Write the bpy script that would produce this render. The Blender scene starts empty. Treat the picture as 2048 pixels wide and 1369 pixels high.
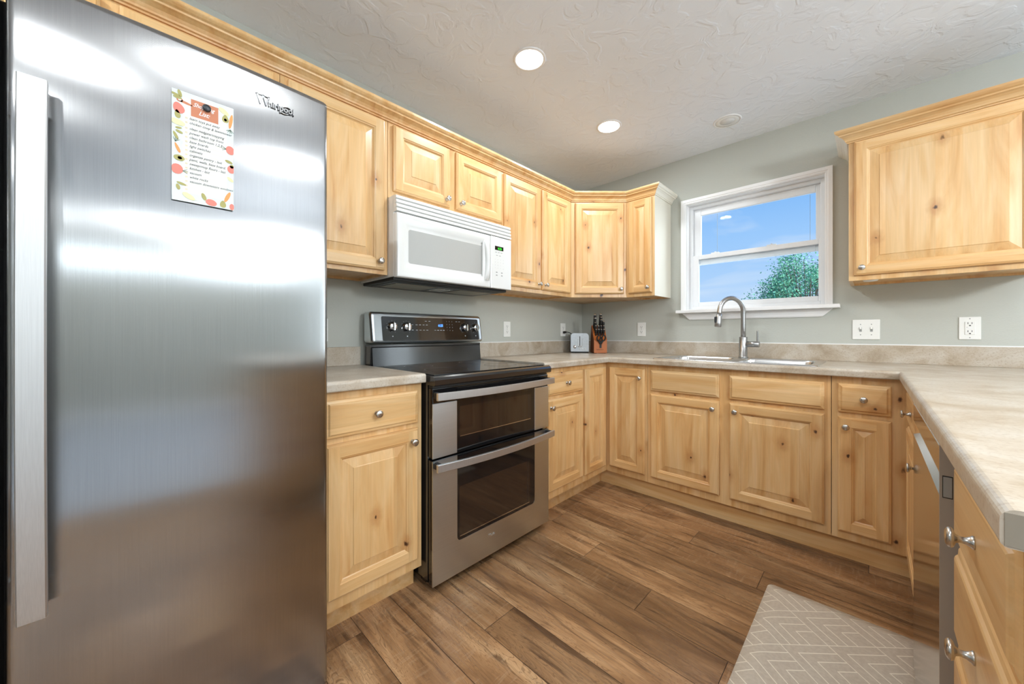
import bpy, bmesh, math, random
from mathutils import Vector, Matrix
random.seed(7)
S = bpy.context.scene
COL = S.collection
PI = math.pi
R = math.radians

# ------------------------------------------------------------------ camera
cd = bpy.data.cameras.new('camera'); cam = bpy.data.objects.new('camera', cd); COL.objects.link(cam)
cam.location = (1.967, -2.970, 1.08)
cam.rotation_euler = (R(90), 0, R(44.25))
cd.sensor_width = 36.0; cd.sensor_fit = 'HORIZONTAL'
cd.lens = 737.0 / 2048 * 36.0
cd.shift_y = -17.0 / 2048
cd.clip_start = 0.02; cd.clip_end = 300
S.camera = cam
# ------------------------------------------------------------------ view and world
S.view_settings.view_transform = 'Standard'
S.view_settings.look = 'None'
S.view_settings.exposure = 0.04
S.view_settings.gamma = 1.0
S.view_settings.use_curve_mapping = False
S.cycles.use_denoising = True
S.cycles.max_bounces = 10
S.cycles.diffuse_bounces = 5
S.cycles.glossy_bounces = 5
S.cycles.transparent_max_bounces = 12
S.cycles.sample_clamp_indirect = 6.0
SKY_STRENGTH = 1.0
FILL_SKY_STRENGTH = 7.0  # extra sky brightness added on the right to fill the room
CAN_W = 6.5        # watts of the kitchen downlights
FILL_PENDANT_W = 95.0      # unseen globe added to brighten the ceiling from the right
NEAR_CAN_W = 8.0    # downlights over the peninsula
FILL_CAN_W = 20.0   # watts of the unseen downlights added to fill the room

def srgb(r, g, b):
    f = lambda c: (c / 255 / 12.92) if c / 255 <= 0.04045 else ((c / 255 + 0.055) / 1.055) ** 2.4
    return (f(r), f(g), f(b), 1.0)

w = bpy.data.worlds.new('sky'); S.world = w; w.use_nodes = True
nt = w.node_tree; nt.nodes.clear()
N = lambda t: nt.nodes.new(t)
tc = N('ShaderNodeTexCoord'); sp = N('ShaderNodeSeparateXYZ'); nt.links.new(tc.outputs['Generated'], sp.inputs[0])
ra = N('ShaderNodeValToRGB'); nt.links.new(sp.outputs['Z'], ra.inputs[0])
ra.color_ramp.elements[0].position = 0.0; ra.color_ramp.elements[0].color = srgb(196, 222, 250)
ra.color_ramp.elements[1].position = 0.65; ra.color_ramp.elements[1].color = srgb(66, 138, 226)
e = ra.color_ramp.elements.new(0.22); e.color = srgb(158, 202, 250)
e = ra.color_ramp.elements.new(0.38); e.color = srgb(104, 172, 242)
mp = N('ShaderNodeMapping'); mp.inputs['Scale'].default_value = (1.6, 1.6, 6.0); mp.inputs['Rotation'].default_value = (0.3, 0.25, 0.4)
nt.links.new(tc.outputs['Generated'], mp.inputs[0])
no = N('ShaderNodeTexNoise'); no.inputs['Scale'].default_value = 2.2; no.inputs['Detail'].default_value = 7; no.inputs['Distortion'].default_value = 0.8
nt.links.new(mp.outputs[0], no.inputs['Vector'])
cr = N('ShaderNodeValToRGB'); cr.color_ramp.elements[0].position = 0.45; cr.color_ramp.elements[1].position = 0.80
nt.links.new(no.outputs['Fac'], cr.inputs[0])
mx = N('ShaderNodeMix'); mx.data_type = 'RGBA'; nt.links.new(cr.outputs[0], mx.inputs[0]); nt.links.new(ra.outputs[0], mx.inputs[6]); mx.inputs[7].default_value = srgb(226, 236, 250)
hz = N('ShaderNodeMapRange'); hz.interpolation_type = 'SMOOTHSTEP'; nt.links.new(sp.outputs['X'], hz.inputs[0])
hz.inputs[1].default_value = 0.30; hz.inputs[2].default_value = 0.85; hz.inputs[3].default_value = 0.0; hz.inputs[4].default_value = 1.0
mh = N('ShaderNodeMix'); mh.data_type = 'RGBA'; nt.links.new(hz.outputs[0], mh.inputs[0]); nt.links.new(mx.outputs[2], mh.inputs[6]); mh.inputs[7].default_value = (0.86, 0.95, 1.0, 1)
st_ = N('ShaderNodeMapRange'); nt.links.new(hz.outputs[0], st_.inputs[0]); st_.inputs[3].default_value = SKY_STRENGTH; st_.inputs[4].default_value = FILL_SKY_STRENGTH
bg = N('ShaderNodeBackground'); nt.links.new(st_.outputs[0], bg.inputs[1]); nt.links.new(mh.outputs[2], bg.inputs[0])
ou = N('ShaderNodeOutputWorld'); nt.links.new(bg.outputs[0], ou.inputs[0])

# ------------------------------------------------------------------ material helpers
def newmat(name):
    m = bpy.data.materials.new(name); m.use_nodes = True
    nt = m.node_tree; nt.nodes.clear()
    o = nt.nodes.new('ShaderNodeOutputMaterial'); p = nt.nodes.new('ShaderNodeBsdfPrincipled')
    nt.links.new(p.outputs[0], o.inputs[0])
    return m, nt, p
def simple(name, col, rough=0.5, metal=0.0, spec=0.5, coat=0.0, emit=None, es=0.0, noise=0.0, nscale=20):
    m, nt, p = newmat(name)
    p.inputs['Base Color'].default_value = col; p.inputs['Roughness'].default_value = rough
    p.inputs['Metallic'].default_value = metal; p.inputs['Specular IOR Level'].default_value = spec
    p.inputs['Coat Weight'].default_value = coat; p.inputs['Coat Roughness'].default_value = 0.05
    if emit: p.inputs['Emission Color'].default_value = emit; p.inputs['Emission Strength'].default_value = es
    if noise:
        t = nt.nodes.new('ShaderNodeTexCoord'); n = nt.nodes.new('ShaderNodeTexNoise'); n.inputs['Scale'].default_value = nscale
        n.inputs['Detail'].default_value = 5; nt.links.new(t.outputs['Object'], n.inputs['Vector'])
        mr = nt.nodes.new('ShaderNodeMapRange'); mr.inputs[3].default_value = rough - noise; mr.inputs[4].default_value = rough + noise
        nt.links.new(n.outputs['Fac'], mr.inputs[0]); nt.links.new(mr.outputs[0], p.inputs['Roughness'])
    return m
class G:   # tiny node-graph helper
    def __init__(s, nt): s.nt = nt
    def n(s, t, **kw):
        x = s.nt.nodes.new(t)
        for k, v in kw.items():
            if k in x.inputs: x.inputs[k].default_value = v
            else: setattr(x, k, v)
        return x
    def l(s, a, b): s.nt.links.new(a, b)
    def m(s, op, a, b=None, c=None, clamp=False):
        x = s.nt.nodes.new('ShaderNodeMath'); x.operation = op; x.use_clamp = clamp
        for i, v in enumerate((a, b, c)):
            if v is None: continue
            if isinstance(v, (int, float)): x.inputs[i].default_value = v
            else: s.l(v, x.inputs[i])
        return x.outputs[0]
    def ramp(s, fac, stops):
        r = s.nt.nodes.new('ShaderNodeValToRGB'); s.l(fac, r.inputs[0])
        el = r.color_ramp.elements
        while len(el) < len(stops): el.new(0.5)
        for e_, (p_, c_) in zip(el, stops): e_.position = p_; e_.color = c_
        return r.outputs[0]
    def mix(s, f, a, b, mode='MIX'):
        x = s.nt.nodes.new('ShaderNodeMix'); x.data_type = 'RGBA'; x.blend_type = mode
        for i, v in ((0, f), (6, a), (7, b)):
            if isinstance(v, (int, float)): x.inputs[i].default_value = v
            elif isinstance(v, tuple): x.inputs[i].default_value = v
            else: s.l(v, x.inputs[i])
        return x.outputs[2]
    def mr(s, v, a, b, c, d, smooth=False):
        x = s.nt.nodes.new('ShaderNodeMapRange'); s.l(v, x.inputs[0])
        if smooth: x.interpolation_type = 'SMOOTHSTEP'
        for i, q in enumerate((a, b, c, d)): x.inputs[i + 1].default_value = q
        return x.outputs[0]

def wood(name, grain='Z', across='X', dark=0.0):
    """knotty light maple / alder with glued-up staves; grain runs along an object axis"""
    m, nt, p = newmat(name); g = G(nt)
    t = g.n('ShaderNodeTexCoord'); oi = g.n('ShaderNodeObjectInfo')
    s = g.n('ShaderNodeSeparateXYZ'); g.l(t.outputs['Object'], s.inputs[0])
    rnd = oi.outputs['Random']
    A = s.outputs[across]; Z = s.outputs[grain]
    third = s.outputs[({'X', 'Y', 'Z'} - {grain, across}).pop()]
    stave = g.m('FLOOR', g.m('ADD', g.m('DIVIDE', A, 0.083), g.m('MULTIPLY', rnd, 7.3)))
    wn = g.n('ShaderNodeTexWhiteNoise', noise_dimensions='2D'); c2 = g.n('ShaderNodeCombineXYZ'); g.l(stave, c2.inputs[0]); g.l(rnd, c2.inputs[1]); g.l(c2.outputs[0], wn.inputs['Vector'])
    off = g.m('MULTIPLY', wn.outputs['Value'], 9.0)
    cv = g.n('ShaderNodeCombineXYZ')
    g.l(g.m('ADD', g.m('MULTIPLY', A, 9.0), g.m('MULTIPLY', rnd, 31.0)), cv.inputs[0])
    g.l(g.m('MULTIPLY', third, 9.0), cv.inputs[1])
    g.l(g.m('ADD', g.m('MULTIPLY', Z, 1.1), off), cv.inputs[2])
    # knots
    kv = g.n('ShaderNodeCombineXYZ'); g.l(g.m('ADD', g.m('MULTIPLY', A, 5.0), g.m('MULTIPLY', rnd, 17.0)), kv.inputs[0])
    g.l(g.m('ADD', g.m('MULTIPLY', Z, 3.2), g.m('MULTIPLY', rnd, 23.0)), kv.inputs[1])
    vo = g.n('ShaderNodeTexVoronoi', voronoi_dimensions='2D'); vo.inputs['Scale'].default_value = 1.0; vo.inputs['Randomness'].default_value = 1.0
    g.l(kv.outputs[0], vo.inputs['Vector'])
    sc = g.n('ShaderNodeSeparateColor'); g.l(vo.outputs['Color'], sc.inputs[0])
    has = g.m('GREATER_THAN', sc.outputs[0], 0.40)
    size = g.mr(sc.outputs[1], 0, 1, 0.020, 0.058)
    nk = g.n('ShaderNodeTexNoise'); nk.inputs['Scale'].default_value = 14; nk.inputs['Detail'].default_value = 4; g.l(kv.outputs[0], nk.inputs['Vector'])
    dist = g.m('ADD', vo.outputs['Distance'], g.m('MULTIPLY', g.m('SUBTRACT', nk.outputs['Fac'], 0.5), 0.10))
    core = g.m('MULTIPLY', has, g.m('SUBTRACT', 1.0, g.m('DIVIDE', dist, size, clamp=True)))
    core = g.m('MULTIPLY', core, 1.5, clamp=True)
    halo = g.m('MULTIPLY', has, g.mr(dist, 0.015, 0.20, 1.0, 0.0, True))
    # grain
    n1 = g.n('ShaderNodeTexNoise'); n1.inputs['Scale'].default_value = 1.3; n1.inputs['Detail'].default_value = 6; n1.inputs['Distortion'].default_value = 1.4
    g.l(cv.outputs[0], n1.inputs['Vector'])
    cv2 = g.n('ShaderNodeCombineXYZ')
    g.l(g.m('ADD', g.m('MULTIPLY', A, 150.0), g.m('MULTIPLY', rnd, 31.0)), cv2.inputs[0]); g.l(g.m('MULTIPLY', third, 150.0), cv2.inputs[1]); g.l(g.m('MULTIPLY', Z, 5.0), cv2.inputs[2])
    n2 = g.n('ShaderNodeTexNoise'); n2.inputs['Scale'].default_value = 1.0; n2.inputs['Detail'].default_value = 3; g.l(cv2.outputs[0], n2.inputs['Vector'])
    base = g.ramp(n1.outputs['Fac'], [(0.28, WOOD[0]), (0.5, WOOD[1]), (0.66, WOOD[2]), (0.8, WOOD[3])])
    tone = g.m('ADD', 0.91, g.m('ADD', g.m('MULTIPLY', wn.outputs['Value'], 0.14), g.m('MULTIPLY', rnd, 0.05)))
    tone = g.m('MULTIPLY', tone, g.mr(n2.outputs['Fac'], 0.3, 0.7, 0.95, 1.04))
    tc_ = g.n('ShaderNodeCombineColor');
    for i in range(3): g.l(tone, tc_.inputs[i])
    col = g.mix(1.0, base, tc_.outputs[0], 'MULTIPLY')
    col = g.mix(g.m('MULTIPLY', halo, 0.55), col, srgb(176, 116, 58))
    col = g.mix(core, col, srgb(74, 42, 20))
    g.l(col, p.inputs['Base Color'])
    p.inputs['Roughness'].default_value = 0.38; p.inputs['Coat Weight'].default_value = 0.25; p.inputs['Coat Roughness'].default_value = 0.2
    b = g.n('ShaderNodeBump'); b.inputs['Strength'].default_value = 0.04; b.inputs['Distance'].default_value = 0.002; g.l(n2.outputs['Fac'], b.inputs['Height']); g.l(b.outputs[0], p.inputs['Normal'])
    return m
WOOD = [srgb(226, 192, 143), srgb(218, 177, 122), srgb(208, 160, 102), srgb(188, 134, 76)]
M = {}
M['wood_v'] = wood('maple_vertical', 'Z', 'X')
M['wood_h'] = wood('maple_horizontal', 'X', 'Z')
M['wood_y'] = wood('maple_along_depth', 'Y', 'X')

def wallmat(name, col, bump=0.25, scale=38, rough=0.75):
    m, nt, p = newmat(name); g = G(nt)
    t = g.n('ShaderNodeTexCoord')
    n = g.n('ShaderNodeTexNoise'); n.inputs['Scale'].default_value = scale; n.inputs['Detail'].default_value = 4; n.inputs['Distortion'].default_value = 1.2; g.l(t.outputs['Object'], n.inputs['Vector'])
    n2 = g.n('ShaderNodeTexNoise'); n2.inputs['Scale'].default_value = 1.3; n2.inputs['Detail'].default_value = 3; g.l(t.outputs['Object'], n2.inputs['Vector'])
    c = g.mix(g.mr(n2.outputs['Fac'], 0.3, 0.7, 0, 1), tuple(x * 0.97 for x in col[:3]) + (1,), tuple(min(1, x * 1.03) for x in col[:3]) + (1,))
    g.l(c, p.inputs['Base Color']); p.inputs['Roughness'].default_value = rough; p.inputs['Specular IOR Level'].default_value = 0.25
    b = g.n('ShaderNodeBump'); b.inputs['Strength'].default_value = bump; b.inputs['Distance'].default_value = 0.002
    h = g.mr(n.outputs['Fac'], 0.45, 0.6, 0, 1, True)
    g.l(h, b.inputs['Height']); g.l(b.outputs[0], p.inputs['Normal'])
    return m
M['wall'] = wallmat('wall_paint_grey_green', srgb(190, 192, 184), 0.14, 60)
M['ceiling'] = wallmat('ceiling_skip_trowel', srgb(236, 241, 247), 0.8, 9, 0.6)
M['white_paint'] = simple('white_trim_paint', srgb(240, 240, 240), 0.35)
M['vinyl'] = simple('white_vinyl', srgb(236, 238, 240), 0.3)
M['plastic'] = simple('white_plastic', srgb(238, 238, 234), 0.3)
M['plastic_grey'] = simple('grey_print', srgb(150, 152, 150), 0.5)
M['slot'] = simple('dark_slot', srgb(40, 38, 36), 0.6)
M['black_gloss'] = simple('black_glass', (0.006, 0.006, 0.007, 1), 0.06, spec=0.7)
M['black_enamel'] = simple('black_enamel', (0.010, 0.010, 0.011, 1), 0.16, spec=1.0, noise=0.05, nscale=6)
M['black_matte'] = simple('black_plastic', (0.012, 0.012, 0.012, 1), 0.5)
M['dark_grey'] = simple('dark_grey_metal', srgb(62, 64, 68), 0.4, 0.6)
M['filter'] = simple('grease_filter_mesh', srgb(140, 128, 108), 0.35, 0.9)
M['knob'] = simple('satin_nickel', srgb(200, 196, 190), 0.27, 1.0)
M['chrome'] = simple('polished_chrome', srgb(225, 225, 225), 0.10, 1.0)
M['white_metal'] = simple('white_appliance_enamel', srgb(226, 227, 225), 0.2, coat=0.2)
M['micro_window'] = simple('light_grey_screened_glass', srgb(176, 177, 174), 0.15)
M['green_led'] = simple('green_led', (0, 0, 0, 1), 0.5, emit=srgb(60, 255, 60), es=2.2)
M['blue_led'] = simple('blue_led', (0, 0, 0, 1), 0.5, emit=srgb(70, 130, 255), es=4.0)
M['print_white'] = simple('pale_print', srgb(190, 195, 200), 0.5)
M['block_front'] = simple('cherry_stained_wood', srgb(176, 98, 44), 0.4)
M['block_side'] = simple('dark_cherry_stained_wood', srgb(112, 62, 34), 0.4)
M['rubber'] = simple('black_rubber', (0.01, 0.01, 0.01, 1), 0.6)
M['lens'] = simple('lit_lens', (1, 1, 1, 1), 0.5, emit=(1, 0.97, 0.92, 1), es=14.0)
M['lens_off'] = simple('unlit_lens', srgb(228, 228, 226), 0.5)

def steel(name, col=0.6, rough=0.3, aniso=0.85, rot=0.0, axis='Z', bump=0.02, gs=(900, 900, 6), tint=None):
    m, nt, p = newmat(name); g = G(nt)
    t = g.n('ShaderNodeTexCoord'); mp = g.n('ShaderNodeMapping'); mp.inputs['Scale'].default_value = gs
    g.l(t.outputs['Object'], mp.inputs[0])
    n = g.n('ShaderNodeTexNoise'); n.inputs['Scale'].default_value = 1; n.inputs['Detail'].default_value = 2; g.l(mp.outputs[0], n.inputs['Vector'])
    n2 = g.n('ShaderNodeTexNoise'); n2.inputs['Scale'].default_value = 2.0; n2.inputs['Detail'].default_value = 1; g.l(t.outputs['Object'], n2.inputs['Vector'])
    g.l(g.mr(n.outputs['Fac'], 0.3, 0.7, col * 0.95, col * 1.05), (cc := g.n('ShaderNodeCombineColor')).inputs[0])
    for i in (1, 2): g.l(cc.inputs[0].links[0].from_socket, cc.inputs[i])
    g.l(g.mix(1.0, cc.outputs[0], tint, 'MULTIPLY') if tint else cc.outputs[0], p.inputs['Base Color'])
    p.inputs['Metallic'].default_value = 1.0
    g.l(g.mr(n2.outputs['Fac'], 0.3, 0.7, rough * 0.96, rough * 1.04), p.inputs['Roughness'])
    p.inputs['Anisotropic'].default_value = aniso; p.inputs['Anisotropic Rotation'].default_value = rot
    if aniso:
        tg = g.n('ShaderNodeTangent'); tg.direction_type = 'RADIAL'; tg.axis = axis; g.l(tg.outputs[0], p.inputs['Tangent'])
    return m
M['steel_door'] = steel('brushed_steel_door', 0.36, 0.19, 0.9, 0.0)
M['steel_handle'] = steel('brushed_steel_handle', 0.56, 0.46, 0.0)
M['steel_range'] = steel('brushed_steel_range', 0.66, 0.32, 0.8, 0.25, gs=(6, 6, 900), tint=(0.92, 0.97, 1.0, 1))  # cool tint puts the blue patio daylight into the steel colour
M['steel_sink'] = steel('satin_sink_steel', 0.68, 0.22, 0.0)
M['steel_dw'] = steel('smooth_steel_dishwasher', 0.50, 0.13, 0.3, 0.25)
M['steel_faucet'] = steel('brushed_faucet_steel', 0.46, 0.30, 0.0, gs=(60, 60, 60))
M['dw_side'] = simple('grey_painted_steel', srgb(158, 150, 140), 0.4)
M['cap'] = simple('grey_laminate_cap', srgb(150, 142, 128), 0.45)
M['pale'] = simple('maple_in_window_glare', srgb(233, 228, 214), 0.45)  # paler maple copy, window glare put into the colour

def laminate():
    m, nt, p = newmat('beige_stone_laminate'); g = G(nt)
    t = g.n('ShaderNodeTexCoord')
    n = g.n('ShaderNodeTexNoise'); n.inputs['Scale'].default_value = 7; n.inputs['Detail'].default_value = 8; n.inputs['Roughness'].default_value = 0.65; n.inputs['Distortion'].default_value = 0.7; g.l(t.outputs['Object'], n.inputs['Vector'])
    n3 = g.n('ShaderNodeTexNoise'); n3.inputs['Scale'].default_value = 160; n3.inputs['Detail'].default_value = 3; g.l(t.outputs['Object'], n3.inputs['Vector'])
    c = g.ramp(n.outputs['Fac'], [(0.3, srgb(160, 143, 120)), (0.45, srgb(181, 167, 148)), (0.57, srgb(193, 183, 168)), (0.72, srgb(202, 195, 184))])
    c = g.mix(g.mr(n3.outputs['Fac'], 0.52, 0.72, 0, 0.5), c, srgb(150, 128, 104))
    g.l(c, p.inputs['Base Color']); p.inputs['Roughness'].default_value = 0.33
    return m
M['laminate'] = laminate()

def floor_mat():
    m, nt, p = newmat('walnut_laminate_planks'); g = G(nt)
    uv = g.n('ShaderNodeUVMap'); uv.uv_map = 'plank'
    at = g.n('ShaderNodeAttribute'); at.attribute_name = 'tone'
    s = g.n('ShaderNodeSeparateXYZ'); g.l(uv.outputs[0], s.inputs[0])
    ts = g.n('ShaderNodeSeparateColor'); g.l(at.outputs['Color'], ts.inputs[0])
    cv = g.n('ShaderNodeCombineXYZ'); g.l(g.m('MULTIPLY', s.outputs[0], 1.5), cv.inputs[0]); g.l(g.m('MULTIPLY', s.outputs[1], 8.5), cv.inputs[1])
    g.l(g.m('MULTIPLY', ts.outputs[0], 37.0), cv.inputs[2])
    n1 = g.n('ShaderNodeTexNoise'); n1.inputs['Scale'].default_value = 1.4; n1.inputs['Detail'].default_value = 3; n1.inputs['Distortion'].default_value = 1.6; g.l(cv.outputs[0], n1.inputs['Vector'])
    # cathedral rings: thin contour lines of a smooth stretched field
    amt = g.mr(ts.outputs[2], 0, 1, 14.0, 34.0)
    ring = g.m('FRACT', g.m('MULTIPLY', n1.outputs['Fac'], amt))
    ring = g.mr(g.m('ABSOLUTE', g.m('SUBTRACT', ring, 0.5)), 0.0, 0.16, 1.0, 0.0, True)
    def nz(sx_, sy_, seed, detail, dist, scale=1.0):
        n_ = g.n('ShaderNodeTexNoise'); n_.inputs['Scale'].default_value = scale; n_.inputs['Detail'].default_value = detail; n_.inputs['Distortion'].default_value = dist
        c_ = g.n('ShaderNodeCombineXYZ'); g.l(g.m('MULTIPLY', s.outputs[0], sx_), c_.inputs[0]); g.l(g.m('MULTIPLY', s.outputs[1], sy_), c_.inputs[1]); g.l(g.m('MULTIPLY', ts.outputs[0], seed), c_.inputs[2]); g.l(c_.outputs[0], n_.inputs['Vector']); return n_
    n2 = nz(6.0, 130.0, 11.0, 6, 0.3)          # fine fibres
    n4 = nz(1.6, 7.0, 61.0, 5, 1.2)            # broad figure
    n5 = nz(2.6, 30.0, 23.0, 5, 0.8)           # dark mineral streaks
    n6 = nz(90.0, 12.0, 43.0, 2, 0.6)           # cross saw marks
    base = g.ramp(n4.outputs['Fac'], [(0.30, srgb(116, 84, 56)), (0.44, srgb(146, 109, 74)), (0.56, srgb(168, 129, 91)), (0.70, srgb(196, 159, 118))])
    base = g.mix(g.m('MULTIPLY', ring, g.mr(n4.outputs['Fac'], 0.35, 0.62, 0.25, 0.62)), base, srgb(94, 66, 44))
    base = g.mix(g.mr(n5.outputs['Fac'], 0.56, 0.70, 0.0, 0.72, True), base, srgb(74, 52, 36))
    base = g.mix(g.mr(n2.outputs['Fac'], 0.42, 0.68, 0.0, 0.42), base, srgb(92, 66, 45))
    base = g.mix(g.m('MULTIPLY', g.mr(n6.outputs['Fac'], 0.55, 0.7, 0.0, 0.14), g.m('GREATER_THAN', ts.outputs[2], 0.6)), base, srgb(206, 178, 146))
    f = g.mr(ts.outputs[1], 0, 1, 0.72, 1.14)
    tcm = g.n('ShaderNodeCombineColor')
    for i in range(3): g.l(f, tcm.inputs[i])
    base = g.mix(1.0, base, tcm.outputs[0], 'MULTIPLY')
    g.l(base, p.inputs['Base Color'])
    g.l(g.mr(n2.outputs['Fac'], 0.3, 0.7, 0.20, 0.30), p.inputs['Roughness'])
    p.inputs['Specular IOR Level'].default_value = 0.5
    b = g.n('ShaderNodeBump'); b.inputs['Strength'].default_value = 0.10; b.inputs['Distance'].default_value = 0.001; g.l(n2.outputs['Fac'], b.inputs['Height']); g.l(b.outputs[0], p.inputs['Normal'])
    return m
M['floor'] = floor_mat()
M['floor_gap'] = simple('dark_plank_gap', srgb(38, 26, 18), 0.8)

def mat_mat():
    m, nt, p = newmat('beige_mat_white_chevron_lines'); g = G(nt)
    t = g.n('ShaderNodeTexCoord'); s = g.n('ShaderNodeSeparateXYZ'); g.l(t.outputs['Object'], s.inputs[0])
    a = g.m('DIVIDE', g.m('SUBTRACT', s.outputs[0], 0.095), 0.1175); b = g.m('DIVIDE', g.m('ADD', s.outputs[1], 0.155), 0.106)
    ss = g.m('FRACT', g.m('ADD', 20.0, g.m('MULTIPLY', g.m('ADD', a, b), 0.5))); tt = g.m('FRACT', g.m('ADD', 20.0, g.m('MULTIPLY', g.m('SUBTRACT', a, b), 0.5)))
    mn = g.m('MINIMUM', ss, tt)
    q = g.m('FRACT', g.m('ADD', g.m('DIVIDE', mn, 0.21), 0.06))
    line = g.m('MULTIPLY', g.m('LESS_THAN', q, 0.10), g.m('LESS_THAN', mn, 0.70))
    line = g.m('MAXIMUM', line, g.m('GREATER_THAN', g.m('MAXIMUM', ss, tt), 0.990))
    n = g.n('ShaderNodeTexNoise'); n.inputs['Scale'].default_value = 90; n.inputs['Detail'].default_value = 3; g.l(t.outputs['Object'], n.inputs['Vector'])
    base = g.mix(g.mr(n.outputs['Fac'], 0.35, 0.65, 0, 1), srgb(184, 174, 160), srgb(194, 185, 171))
    c = g.mix(line, base, srgb(228, 222, 208)); g.l(c, p.inputs['Base Color']); p.inputs['Roughness'].default_value = 0.42
    return m
M['mat'] = mat_mat()
def glass(name, rough=0.0, tint=(1, 1, 1, 1), ior=1.45):
    m = bpy.data.materials.new(name); m.use_nodes = True; nt = m.node_tree; nt.nodes.clear(); g = G(nt)
    o = g.n('ShaderNodeOutputMaterial'); tr = g.n('ShaderNodeBsdfTransparent'); tr.inputs[0].default_value = tint
    gl = g.n('ShaderNodeBsdfGlossy'); gl.inputs['Roughness'].default_value = rough
    fr = g.n('ShaderNodeFresnel'); fr.inputs[0].default_value = ior; mx = g.n('ShaderNodeMixShader')
    g.l(fr.outputs[0], mx.inputs[0]); g.l(tr.outputs[0], mx.inputs[1]); g.l(gl.outputs[0], mx.inputs[2]); g.l(mx.outputs[0], o.inputs[0])
    return m
M['glass'] = glass('window_glass', 0.0, (0.97, 0.99, 1.0, 1), 1.12)

# ------------------------------------------------------------------ mesh builder
class MB:
    def __init__(s): s.v = []; s.f = []; s.m = []; s.smooth = set()
    def add(s, verts, faces, mi=0, smooth=False):
        o = len(s.v); s.v += [tuple(v) for v in verts]
        for f in faces:
            if smooth: s.smooth.add(len(s.f))
            s.f.append(tuple(i + o for i in f)); s.m.append(mi)
        return s
    def box(s, a, b, mi=0, bev=0.0, seg=2, xf=None):
        (x0, y0, z0), (x1, y1, z1) = [min(p, q) for p, q in zip(a, b)], [max(p, q) for p, q in zip(a, b)]
        bm = bmesh.new(); bmesh.ops.create_cube(bm, size=1)
        for v in bm.verts: v.co = Vector(((v.co.x + .5) * (x1 - x0) + x0, (v.co.y + .5) * (y1 - y0) + y0, (v.co.z + .5) * (z1 - z0) + z0))
        if bev > 0: bmesh.ops.bevel(bm, geom=list(bm.edges), offset=min(bev, 0.49 * min(x1 - x0, y1 - y0, z1 - z0)), segments=seg, profile=0.5, affect='EDGES')
        if xf is not None: bmesh.ops.transform(bm, matrix=xf, verts=bm.verts)
        bm.verts.index_update()
        s.add([v.co for v in bm.verts], [[v.index for v in f.verts] for f in bm.faces], mi, False); bm.free(); return s
    def quad(s, p, mi=0): return s.add(p, [(0, 1, 2, 3)], mi)
    def prism(s, poly, z0, z1, mi=0, axis='z', side=None):
        n = len(poly)
        def P(a, b, c): return {'z': (a, b, c), 'y': (a, c, b), 'x': (c, a, b)}[axis]
        vs = [P(a, b, z0) for a, b in poly] + [P(a, b, z1) for a, b in poly]
        s.add(vs, [tuple(range(n))[::-1], tuple(range(n, 2 * n))], mi)
        s.add(vs, [(i, (i + 1) % n, n + (i + 1) % n, n + i) for i in range(n)], mi if side is None else side); return s
    def lathe(s, prof, c=(0, 0, 0), d=(0, 0, 1), seg=24, mi=0, cap=True):
        d = Vector(d).normalized(); q = Vector((0, 0, 1)).rotation_difference(d); c = Vector(c)
        vs = []
        for r, h in prof:
            for k in range(seg):
                a = 2 * PI * k / seg; vs.append(c + q @ Vector((r * math.cos(a), r * math.sin(a), h)))
        fs = []
        for i in range(len(prof) - 1):
            for k in range(seg):
                a = i * seg + k; b = i * seg + (k + 1) % seg; fs.append((a, b, b + seg, a + seg))
        if cap and prof[0][0] > 1e-6: fs.append(tuple(range(seg))[::-1])
        if cap and prof[-1][0] > 1e-6: fs.append(tuple((len(prof) - 1) * seg + k for k in range(seg)))
        return s.add(vs, fs, mi, True)
    def tube(s, pts, r, seg=12, mi=0, cap=True, sx=None):
        pts = [Vector(p) for p in pts]; n = len(pts); rs = r if isinstance(r, (list, tuple)) else [r] * n
        tan = [(pts[min(i + 1, n - 1)] - pts[max(i - 1, 0)]).normalized() for i in range(n)]
        up = Vector((0, 0, 1)) if abs(tan[0].z) < 0.9 else Vector((1, 0, 0))
        vs = []; u = tan[0].cross(up).normalized()
        for i in range(n):
            u = (u - tan[i] * u.dot(tan[i])).normalized(); w_ = tan[i].cross(u)
            for k in range(seg):
                a = 2 * PI * k / seg; vs.append(pts[i] + (u * math.cos(a) + w_ * math.sin(a)) * rs[i])
        fs = [(i * seg + k, i * seg + (k + 1) % seg, (i + 1) * seg + (k + 1) % seg, (i + 1) * seg + k) for i in range(n - 1) for k in range(seg)]
        if cap: fs += [tuple(range(seg))[::-1], tuple((n - 1) * seg + k for k in range(seg))]
        return s.add(vs, fs, mi, True)
    def sweep(s, path, prof, side=1, mi=0, cap=True, closed=True, part=None):
        """path: 2D points; prof: (offset to the left of the path * side, z)"""
        n = len(path); P = [Vector(p) for p in path]; dirs = [(P[i + 1] - P[i]).normalized() for i in range(n - 1)]
        nor = [Vector((-d.y, d.x)) * side for d in dirs]; mit = []
        for i in range(n):
            a = nor[max(0, i - 1)]; b = nor[min(n - 2, i)]; m_ = (a + b); m_ = m_ / m_.dot(a) if m_.length > 1e-6 else a; mit.append(m_)
        k = len(prof); vs = [(P[i].x + mit[i].x * o, P[i].y + mit[i].y * o, z) for i in range(n) for o, z in prof]
        kk = k if closed else k - 1
        if part: vs = vs[part[0] * k:(part[1] + 1) * k]; n = part[1] - part[0] + 1
        s.add(vs, [(i * k + j, i * k + (j + 1) % k, (i + 1) * k + (j + 1) % k, (i + 1) * k + j) for i in range(n - 1) for j in range(kk)], mi)
        if cap: s.add(vs, [tuple(range(k)), tuple((n - 1) * k + j for j in range(k))[::-1]], mi)
        return s
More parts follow.
